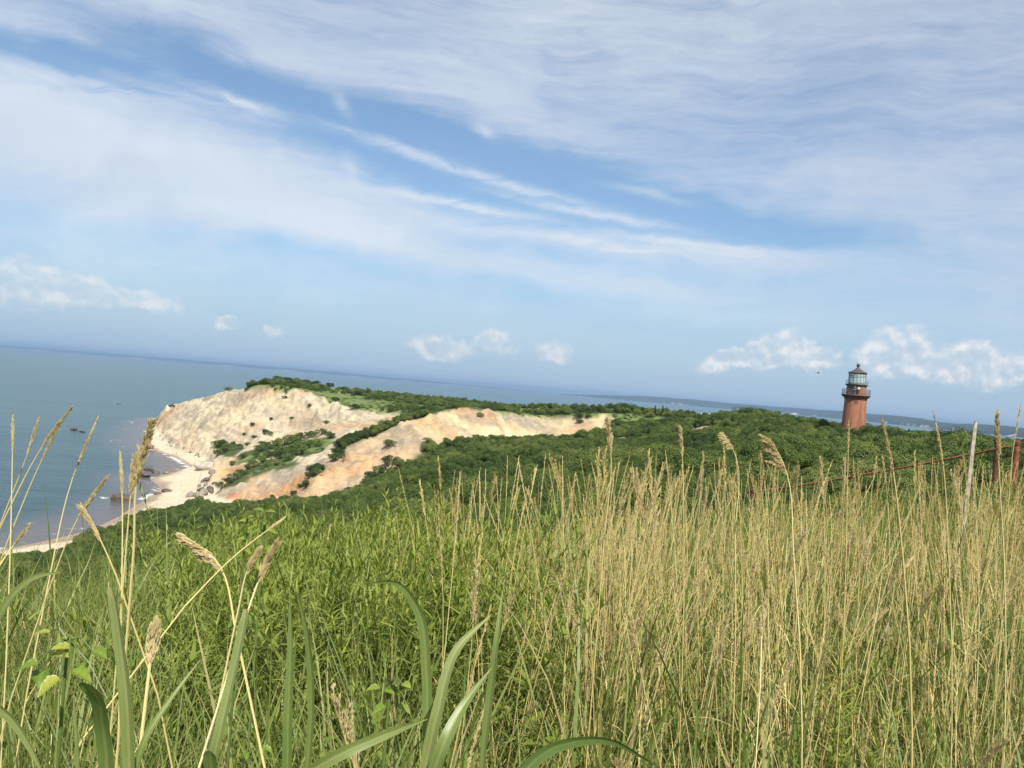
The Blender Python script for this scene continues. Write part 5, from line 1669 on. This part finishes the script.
# spots of the stand: everywhere right of centre, a scatter in the left
xs, ys, ax_, ay_ = [], [], [], []
while len(xs) < 1420:
    yy = math.sqrt(rng.uniform(1.3 ** 2, 7.5 ** 2)); xx = rng.uniform(-.72, .80) * yy
    u = xx / yy + (float(fbm(xx * 1.7 + 3, yy * 1.7, 171, 2)) - .5) * .5
    pr = .10 if u < -.25 else (.16 if u < -.06 else (.22 if u < .0 else 1.0))
    tuft = float(fbm(xx * 1.3, yy * 1.3, 177, 2))
    if rng.random() < pr * (1.0 if tuft > .5 else .12):
        m_ = int(rng.integers(3, 12)) if u > -.06 else int(rng.integers(1, 3))
        lx, ly = rng.normal(0, .09, 2)                       # the whole tuft leans one way
        for q in range(m_):
            a = rng.uniform(0, 6.283); r = .13 * math.sqrt(rng.random())
            xs.append(xx + r * math.cos(a)); ys.append(yy + r * math.sin(a))
            s_ = rng.normal(0, .075)
            if rng.random() < .12:
                s_ = rng.normal(0, .35)                       # a few are blown right over
            ax_.append(lx + math.cos(a) * r * .5 + s_ * math.cos(a * 3)); ay_.append(ly + math.sin(a) * r * .5 + s_ * math.sin(a * 3))
xs, ys, ax_, ay_ = (np.array(v) for v in (xs, ys, ax_, ay_))
order = np.argsort(np.hypot(xs, ys)); xs, ys, ax_, ay_ = xs[order], ys[order], ax_[order], ay_[order]
zs_ = ground(xs, ys)
NIND = 285
hs = (.56 + .62 * rng.random(len(xs))) * np.where(xs / ys < -.1, .8, 1.0) * np.where(ys < 1.7, .9, 1.0)
rots = []
for k in range(len(xs)):
    d_ = Vector((ax_[k], ay_[k], 1)).normalized()
    q_ = Vector((0, 0, 1)).rotation_difference(d_) @ Euler((0, 0, float(rng.uniform(0, 6.28)))).to_quaternion()
    rots.append(tuple(q_.to_euler()))
rots = np.array(rots)
for k in range(NIND):
    st, hd = STALKS[int(rng.integers(0, len(STALKS)))]
    t = empty('grass_stalk', (float(xs[k]), float(ys[k]), float(zs_[k])))
    t.rotation_euler = tuple(float(v) for v in rots[k])
    t.scale = (1, 1, float(hs[k]))
    tag(t, 'thin straw coloured dry grass stalk among its many like in the foreground stand', 'grass stalk', 'dry grass stalks in the foreground stand')
    link('stem', st, t); link('seed_head', hd, t)
STJ = []
for st, hd in STALKS:
    me = bpy.data.meshes.new('dry_grass')
    bm = bmesh.new(); bm.from_mesh(st); bm.from_mesh(hd); bm.to_mesh(me); bm.free()
    me.materials.append(STRAW)
    STJ.append(proto('dry_grass', me))
n = len(xs) - NIND
rot = rots[NIND:]
scatter('dry_grass', np.stack([xs[NIND:], ys[NIND:], zs_[NIND:]], -1), rot, np.stack([np.ones(n), np.ones(n), hs[NIND:]], -1), STJ)


# ------------------------------------------------------------------ stalks one can point to
def smooth_run(ctrl, k):
    """smooth curve through points, even where their spacing is not"""
    p = np.array(ctrl, float)
    d = np.maximum(np.linalg.norm(np.diff(p, axis=0), axis=1), 1e-4)
    v = np.diff(p, axis=0) / d[:, None]
    m = np.vstack([v[:1], (v[:-1] * d[1:, None] + v[1:] * d[:-1, None]) / (d[1:] + d[:-1])[:, None], v[-1:]])
    out = []
    for i in range(len(d)):
        for q in range(k):
            u = q / k
            out.append((2 * u ** 3 - 3 * u * u + 1) * p[i] + (u ** 3 - 2 * u * u + u) * d[i] * m[i] + (-2 * u ** 3 + 3 * u * u) * p[i + 1] + (u ** 3 - u * u) * d[i] * m[i + 1])
    out.append(p[-1])
    return np.array(out)


def spot_stalk(label, tip, via, low, kind='spike', f0=.8, width=.022, n=110, droop=0.0, side=None, r0=.0016, group=None, leaves=0, name='grass_stalk', tint=None):
    tip, via, low = (np.array(p, float) for p in (tip, via, low))
    g0 = ground(low[0], low[1])
    d = norm(low - via)
    base = low.copy()
    if low[2] > g0:
        d2 = norm(d + np.array([0, 0, -1.6])); base = low + d2 * ((low[2] - g0 + .03) / -d2[2])
    pts = smooth_run([base, low, via, tip], 7)
    L_ = np.linalg.norm(np.diff(pts, axis=0), axis=1).sum()
    f0 = 1 - (1 - f0) * 1.3 * np.linalg.norm(tip - low) / L_
    t = empty(name, tuple(base))
    tag(t, label, 'grass stalk', group)
    rel = pts - base
    link('stem', stem_soup(rel, r0, .0007, leaves, tint).mesh('stem', STRAW), t)
    link('seed_head', seed_head(rel, f0, kind, width * (.7 if kind == 'spike' else .85), int(n * 1.6), droop, side).mesh('seed_head', SEEDM), t)
    return t


spot_stalk('upright dry stalk against the sea, leftmost tall one at the left edge', (-1.013, 1.7, 47.858), (-1.005, 1.7, 47.748), (-0.982, 1.68, 47.569), 'spike', .8, 0.0119, 52)
spot_stalk('dry stalk against the sea leaning right, its tip second from the left edge', (-1.016, 1.8, 47.85), (-1.035, 1.8, 47.768), (-1.05, 1.75, 47.623), 'spike', .72, 0.0136, 75)
spot_stalk('long dry stalk arching far right over the sea with the fuller golden head', (-0.84, 1.6, 47.895), (-0.892, 1.6, 47.812), (-0.927, 1.55, 47.668), 'spike', .68, 0.017, 112)
spot_stalk('dry stalk just right of the arching one, with thin darker head over the sea', (-0.939, 1.75, 47.854), (-0.974, 1.75, 47.767), (-1.001, 1.7, 47.605), 'spike', .72, 0.0136, 82)
spot_stalk('tall thin dry stalk leaning right whose tip passes in front of the lone sea rock', (-0.839, 1.7, 47.871), (-0.881, 1.7, 47.738), (-0.886, 1.65, 47.524), 'spike', .7, 0.0119, 82)
spot_stalk('short dry stalk leaning right above the near beach with a pale feathered head', (-0.712, 1.5, 47.783), (-0.755, 1.5, 47.713), (-0.806, 1.5, 47.555), 'spike', .7, 0.017, 90)
spot_stalk('dry stalk bent over to the left with a drooping ear above the near beach', (-0.707, 1.4, 47.74), (-0.682, 1.4, 47.707), (-0.629, 1.38, 47.636), 'plume', .62, 0.0135, 67)
spot_stalk('straight upright dry stalk left of the thick plume in front of the cove', (-0.695, 1.5, 47.826), (-0.685, 1.5, 47.749), (-0.664, 1.48, 47.611), 'spike', .72, 0.0136, 75)
spot_stalk('stout dry stalk with thick branching plume in front of the cove', (-0.578, 1.35, 47.893), (-0.591, 1.35, 47.842), (-0.59, 1.35, 47.671), 'loose', .62, 0.0225, 195, side=(1, 0, .2), r0=.0026)
spot_stalk('thin dry stalk with narrow plume touching the thick plume on its left', (-0.624, 1.4, 47.825), (-0.625, 1.4, 47.776), (-0.625, 1.4, 47.657), 'plume', .74, 0.0165, 97)
spot_stalk('low dry stalk lying slantwise over the lower left shore', (-0.816, 1.45, 47.694), (-0.843, 1.45, 47.655), (-0.858, 1.4, 47.587), 'spike', .7, 0.0153, 60)
spot_stalk('dry stalk with one sided comb of pale ears bending left below the red clay', (-0.468, 1.25, 47.735), (-0.425, 1.25, 47.708), (-0.37, 1.22, 47.598), 'onesided', .66, 0.0375, 127, .1, (-1, 0, -.15), r0=.0022)
spot_stalk('dry stalk with a dense pale brush leaning right below the tan ridge foot', (-0.333, 1.25, 47.738), (-0.351, 1.25, 47.693), (-0.364, 1.22, 47.621), 'plume', .62, 0.0225, 165, 0, (-1, 0, .2), r0=.0022)
spot_stalk('dry stalk with a slim pale ear just left of the dense pale brush', (-0.344, 1.2, 47.737), (-0.358, 1.2, 47.707), (-0.367, 1.2, 47.648), 'plume', .7, 0.015, 82, r0=.0018)
spot_stalk('long slanting straw stem crossing from lower left up to the ridge foot', (-0.337, 1.3, 47.769), (-0.394, 1.25, 47.714), (-0.444, 1.2, 47.647), 'spike', .86, 0.0085, 30)
spot_stalk('short stalk with fat pale brown seed head among green weeds at lower left', (-0.403, 1.0, 47.688), (-0.405, 1.0, 47.662), (-0.399, 0.98, 47.61), 'spike', .52, 0.03825, 142, r0=.0026)
spot_stalk('tall dry stalk with open feathered plume rising before the tan cliff right end', (0.259, 2.2, 47.936), (0.276, 2.2, 47.853), (0.271, 2.15, 47.628), 'loose', .78, 0.0225, 127, r0=.0024)
spot_stalk('dry stalk with knobbly plume standing against the scrub below the sandy patch', (0.474, 2.3, 47.928), (0.486, 2.3, 47.854), (0.499, 2.25, 47.628), 'plume', .8, 0.021, 112)
spot_stalk('dry stalk with nodding brownish tuft bent to the left, mid right', (0.565, 2.2, 47.93), (0.595, 2.2, 47.892), (0.609, 2.15, 47.656), 'onesided', .86, 0.03375, 112, .5, (-.7, 0, -.7))
spot_stalk('dry stalk with one sided comb of ears bending left, below the flat topped tree', (0.63, 2.0, 47.931), (0.666, 2.0, 47.876), (0.694, 1.95, 47.652), 'onesided', .74, 0.0375, 150, .1, (-1, 0, -.1), r0=.0022)
spot_stalk('tall thin dry stalk whose tip crosses the lighthouse foot', (0.98, 2.4, 47.986), (0.986, 2.4, 47.873), (0.983, 2.35, 47.593), 'spike', .82, 0.0119, 45)
spot_stalk('thick pale bundle-like stalk leaning left beside the lighthouse, rising over the water', (0.848, 1.9, 48.008), (0.876, 1.9, 47.919), (0.925, 1.9, 47.682), 'spike', .66, 0.017, 135, r0=.0032)
spot_stalk('thin pale stalk leaning left high over the far shore', (0.966, 1.9, 48.027), (0.991, 1.9, 47.94), (1.029, 1.9, 47.691), 'spike', .7, 0.0119, 60)
spot_stalk('stalk with twisted pale striped plume over the water by the stake', (1.171, 2.0, 48.032), (1.179, 2.0, 47.96), (1.216, 2.0, 47.685), 'plume', .76, 0.0225, 142)
spot_stalk('tallest dry stalk at the right edge reaching above the horizon', (1.349, 2.2, 48.069), (1.338, 2.2, 47.946), (1.342, 2.2, 47.654), 'spike', .78, 0.0102, 45)
spot_stalk('dry stalk with bright thick seed head standing at right centre', (0.525, 1.6, 47.663), (0.52, 1.6, 47.614), (0.508, 1.55, 47.477), 'spike', .6, 0.0255, 105)

# ------------------------------------------------------------------ broad green blades close to the camera
def broad(label, pts, width, blunt=False, tint=.5, name='broad_grass'):
    c = [Vector(p) for p in smooth_run(pts, 8)]
    g0 = gz_at(c[0].x, c[0].y)
    foot = Vector((c[0].x, c[0].y + .05, g0 - .03))
    c = [foot.lerp(c[0], q / 6) for q in range(6)] + c
    c = np.array([tuple(v) for v in c])
    n = len(c)
    s = np.linspace(0, 1, n)
    tan = norm(np.gradient(c, axis=0))
    view = norm(np.array([.25, 1.0, .1]))[None]
    side = norm(np.cross(tan, view))
    # the blade twists a little along its length
    nrm = norm(np.cross(side, tan))
    tw = .22 * np.sin(s * 3 + tint * 9)
    side2 = side * np.cos(tw)[:, None] + nrm * np.sin(tw)[:, None]
    nrm = norm(np.cross(side2, tan))
    prof = np.clip(.5 + s * 1.5, 0, 1) * ((1 - np.clip((s - .93) / .07, 0, 1) * .5) if blunt else (1 - np.clip((s - .35) / .65, 0, 1) ** 2.2 * .97))
    w = (width * 1.2 * prof / 2)[:, None]
    off = c - c[0]
    V, T = [], []
    for a, dn in ((-1, 0), (-.82, .06), (-.64, .12), (-.46, .17), (-.28, .22), (-.08, .26), (.08, .26), (.28, .22), (.46, .17), (.64, .12), (.82, .06), (1, 0)):
        V.append(off + side2 * w * a + nrm * w * dn)
        T.append(np.clip(np.full(n, tint) * (.75 + .4 * fbm(s * 5 + tint * 40, np.full(n, a * 3.), 7, 3)) + (.45 if abs(a) < .1 else 0) + .9 * np.clip((s - .955) / .03, 0, 1) + rng.normal(0, .05, n), 0, 1))
    T = [t_ + (.09 if q % 2 else -.09) for q, t_ in enumerate(T)]
    k = 12
    v = np.stack(V, 1).reshape(-1, 3); t = np.clip(np.stack(T, 1), 0, 1).ravel()
    i, j = np.meshgrid(np.arange(n - 1), np.arange(k - 1), indexing='ij')
    q = np.stack([i * k + j, i * k + j + 1, (i + 1) * k + j + 1, (i + 1) * k + j], -1).reshape(-1, 4)
    me = mesh_np(name, v, q, BROADG, {'tint': t}, smooth=True)
    o = link(name, me); o.location = tuple(c[0])
    tag(o, label, 'grass', None, 'thing')
    return o


broad('widest upright green blade with a cut square tip at lower left', [(-0.357, 0.85, 47.574), (-0.369, 0.85, 47.66), (-0.384, 0.86, 47.706), (-0.406, 0.88, 47.754)], .0135, True, .55)
broad('broad green blade arching to the left beside the widest upright blade', [(-0.377, 0.85, 47.557), (-0.379, 0.83, 47.626), (-0.377, 0.8, 47.673), (-0.383, 0.79, 47.687)], .0135, True, .4)
broad('narrow straight green blade left of the arching broad one', [(-0.408, 0.85, 47.564), (-0.419, 0.86, 47.605), (-0.436, 0.88, 47.643)], .0065, False, .7)
broad('green blade leaning right, tapering to a rounded tip, left of centre bottom', [(-0.261, 0.8, 47.595), (-0.253, 0.8, 47.649), (-0.251, 0.82, 47.7), (-0.249, 0.84, 47.755)], .0098, True, .6)
broad('short wide green blade at the foot of the right leaning blade', [(-0.249, 0.78, 47.601), (-0.248, 0.77, 47.625), (-0.248, 0.76, 47.646)], .0105, True, .3)
broad('tall upright green blade with dry grey streak, near the left centre bottom', [(-0.195, 0.85, 47.572), (-0.2, 0.85, 47.643), (-0.206, 0.86, 47.711), (-0.217, 0.88, 47.774)], .0085, False, .45)
broad('green blade bending right beside the tall upright streaked blade', [(-0.197, 0.95, 47.603), (-0.203, 0.95, 47.66), (-0.213, 0.95, 47.71), (-0.227, 0.95, 47.752)], .0085, False, .65)
broad('long green blade arching over to the left at bottom centre', [(-0.06, 0.9, 47.613), (-0.067, 0.9, 47.688), (-0.082, 0.9, 47.752), (-0.102, 0.9, 47.776), (-0.142, 0.92, 47.772)], .0095, False, .5)
broad('tall green blade curving right with pale midrib at bottom centre', [(-0.054, 0.8, 47.622), (-0.046, 0.8, 47.681), (-0.033, 0.82, 47.738), (-0.001, 0.84, 47.771)], .0105, False, .65)
broad('lower green blade curving right under the tall one at bottom centre', [(-0.046, 0.76, 47.628), (-0.034, 0.76, 47.674), (-0.02, 0.78, 47.7), (0.003, 0.8, 47.73)], .0105, False, .6)
broad('straight light green blade with pointed tip right of bottom centre', [(0.002, 0.9, 47.613), (0.004, 0.9, 47.672), (0.006, 0.9, 47.727), (0.009, 0.92, 47.779)], .008, False, .75)
broad('green blade lying low and slanting to the right across bottom centre', [(-0.161, 0.75, 47.634), (-0.123, 0.75, 47.66), (-0.086, 0.77, 47.672), (-0.054, 0.8, 47.676)], .0095, False, .55)
broad('thin green blade arching along the left edge above the yellow leaves', [(-0.663, 1.1, 47.61), (-0.639, 1.1, 47.668), (-0.609, 1.1, 47.698), (-0.573, 1.1, 47.708)], .0085, False, .6)
broad('green blade entering from the left edge and drooping to lower right', [(-0.479, 0.8, 47.659), (-0.456, 0.8, 47.644), (-0.435, 0.8, 47.619), (-0.413, 0.8, 47.583)], .008, False, .6)
broad('dull green blade arching along the bottom edge right of centre', [(0.033, 0.72, 47.664), (0.057, 0.72, 47.689), (0.102, 0.72, 47.702), (0.16, 0.74, 47.674)], .009, False, .2)
broad('slim green blade slanting right with thin tip between the two leaning ones', [(-0.375, 0.9, 47.532), (-0.362, 0.9, 47.593), (-0.348, 0.92, 47.625), (-0.329, 0.95, 47.661)], .006, False, .35)


# ------------------------------------------------------------------ yellow-green leafy plants
def oval_leaf(c, direction, length, width, droop, tint):
    n = 14
    length, width = length * .85, width * .8
    s = np.linspace(0, 1, n)
    d = norm(np.asarray(direction, float))
    side = norm(np.cross(d, [0, -.35, 1.0]))
    up = np.cross(side, d)
    mid = np.asarray(c) + np.outer(s * length, d) - np.outer(droop * length * s ** 2, [0, 0, 1])
    w = width / 2 * np.sin(np.clip(s, 0, 1) ** .8 * math.pi) ** .75 + .0004
    wv = 1 + .10 * np.sin(s * 21)
    V = [mid + side * (w * wv * a)[:, None] + up * (w * b_)[:, None] for a, b_ in ((-1, .42), (-.72, .22), (-.4, .10), (0, 0), (.4, .10), (.72, .22), (1, .42))]
    k = 7
    v = np.stack(V, 1).reshape(-1, 3)
    i, j = np.meshgrid(np.arange(n - 1), np.arange(k - 1), indexing='ij')
    q = np.stack([i * k + j, i * k + j + 1, (i + 1) * k + j + 1, (i + 1) * k + j], -1).reshape(-1, 4)
    t = np.clip(np.tile([tint, tint - .12, tint + .05, tint + .3, tint + .05, tint - .12, tint], n) + np.repeat(.16 * np.sin(s * 26), k) + rng.normal(0, .10, n * k), 0, 1)
    return v, q, t


def leafy_plant(label, root, leaves, stem_top):
    gx, gy = root[0], root[1]
    base = np.array([gx, gy, gz_at(gx, gy)])
    t = empty('leafy_plant', tuple(base))
    tag(t, label, 'plant')
    m = Soup()
    top = np.array(stem_top) - base
    st = np.stack([np.linspace(0, top[0], 8), np.linspace(0, top[1], 8), np.linspace(-.03, top[2], 8)], -1)
    m.tube(st, np.linspace(.004, .0018, 8), 5, .3)
    for (p, d, ln, wd, dr, ti) in leaves:
        p = np.array(p) - base
        k = np.argmin(np.abs(st[:, 2] - (p[2] - .03)))
        m.tube([st[k], (st[k] + p) / 2 + [0, 0, .01], p], [.0014, .0011, .0009], 4, .4)
    extra = []
    for q in range(9):                                       # smaller, greener leaves lower down
        k = int(rng.integers(2, 7)); a = rng.uniform(0, 6.28)
        p = st[k] + np.array([math.cos(a) * .03, math.sin(a) * .03, .012])
        m.tube([st[k], (st[k] + p) / 2 + [0, 0, .006], p], [.0012, .001, .0008], 4, .2)
        extra.append((p + base, (math.cos(a), math.sin(a), rng.uniform(-.1, .4)), rng.uniform(.018, .028), rng.uniform(.010, .016), rng.uniform(.2, .6), rng.uniform(0, .35)))
    leaves = list(leaves) + extra
    link('stem', m.mesh('stem', BROADG), t)
    for (p, d, ln, wd, dr, ti) in leaves:
        s = Soup(); s.quads(*oval_leaf(np.array(p) - base, d, ln, wd, dr, ti))
        link('leaf', s.mesh('leaf', YELLOWL, smooth=True), t)


leafy_plant('leafy plant with large yellow green oval leaves at lower left', (-0.501, 1.0, 47.558), [
    ((-0.523, 1.0, 47.634), (.8, -.3, .35), .032, .022, .3, .8), ((-0.503, 1.0, 47.644), (-.7, -.4, .25), .026, .018, .3, .7), ((-0.486, 1.02, 47.636), (.9, -.3, .15), .028, .020, .4, .2),
    ((-0.489, 0.98, 47.624), (1.0, -.3, .25), .036, .019, .5, .6), ((-0.497, 0.97, 47.619), (-.5, -.6, -.2), .028, .024, .5, .9), ((-0.545, 1.03, 47.651), (-1, -.2, .15), .024, .010, .4, .95),
    ((-0.54, 1.0, 47.622), (-.8, -.4, .1), .026, .018, .5, .15), ((-0.545, 1.02, 47.608), (.3, -.7, .0), .028, .022, .6, .1), ((-0.49, 1.0, 47.626), (.5, -.6, .3), .024, .016, .3, .4), ((-0.453, 1.0, 47.586), (.2, -.6, .5), .022, .014, .3, .75)], (-0.517, 1.02, 47.647))
leafy_plant('slender weed with bright yellow green top leaf just below the tan ridge', (-0.476, 1.6, 47.551), [
    ((-0.487, 1.6, 47.706), (.7, -.3, .6), .022, .014, .2, .85), ((-0.485, 1.6, 47.701), (-.7, -.4, .3), .022, .012, .3, .5), ((-0.487, 1.6, 47.681), (.8, -.3, .3), .024, .014, .4, .2), ((-0.484, 1.6, 47.666), (-.8, -.2, .3), .024, .014, .4, .3),
    ((-0.488, 1.6, 47.646), (.7, -.5, .2), .026, .014, .4, .3), ((-0.487, 1.6, 47.635), (-.6, -.6, .2), .026, .014, .4, .2)], (-0.488, 1.6, 47.716))
leafy_plant('green sapling top with several leaf whorls in front of the ridge foot', (-0.407, 1.5, 47.582), [
    ((-0.427, 1.5, 47.74), (-.8, -.2, .4), .026, .012, .3, .1), ((-0.424, 1.5, 47.74), (.9, -.2, .35), .026, .012, .3, .2), ((-0.424, 1.5, 47.744), (.1, -.5, .9), .024, .012, .3, .3), ((-0.423, 1.5, 47.708), (.9, -.3, .2), .03, .014, .4, .2),
    ((-0.424, 1.5, 47.704), (-.9, -.3, .2), .03, .014, .4, .1), ((-0.42, 1.5, 47.675), (.7, -.6, .2), .03, .016, .4, .4), ((-0.422, 1.5, 47.661), (-.7, -.5, .1), .03, .016, .4, .2), ((-0.426, 1.5, 47.722), (.3, -.8, .3), .028, .014, .4, .3)], (-0.425, 1.5, 47.742))
leafy_plant('low plant with small yellow leaves between the bending blades at bottom centre', (-0.113, 1.0, 47.566), [
    ((-0.123, 1.0, 47.625), (.8, -.4, .2), .020, .013, .3, .5), ((-0.128, 1.0, 47.627), (-.8, -.4, .2), .020, .013, .3, .3), ((-0.102, 1.0, 47.634), (.7, -.5, .2), .018, .013, .3, .6), ((-0.119, 1.0, 47.606), (-.5, -.6, .1), .022, .015, .4, .2),
    ((-0.105, 1.0, 47.608), (.8, -.4, .1), .022, .015, .4, .4), ((-0.086, 1.0, 47.592), (.5, -.7, .3), .02, .013, .3, .2)], (-0.116, 1.0, 47.633))

# ------------------------------------------------------------------ sea haze
hm = bpy.data.materials.new('haze')
hm.use_nodes = True
hm.node_tree.nodes.clear()
ho = hm.node_tree.nodes.new('ShaderNodeOutputMaterial')
hv = hm.node_tree.nodes.new('ShaderNodeVolumePrincipled')
hv.inputs['Color'].default_value = (0.33, 0.50, 0.74, 1)
hv.inputs['Density'].default_value = 0.00006
hv.inputs['Anisotropy'].default_value = 0.0
hm.node_tree.links.new(hv.outputs[0], ho.inputs['Volume'])
m = MB(); m.box((0, 0, 70), (98000, 98000, 158))
tag(m.build('haze', hm), kind='stuff')
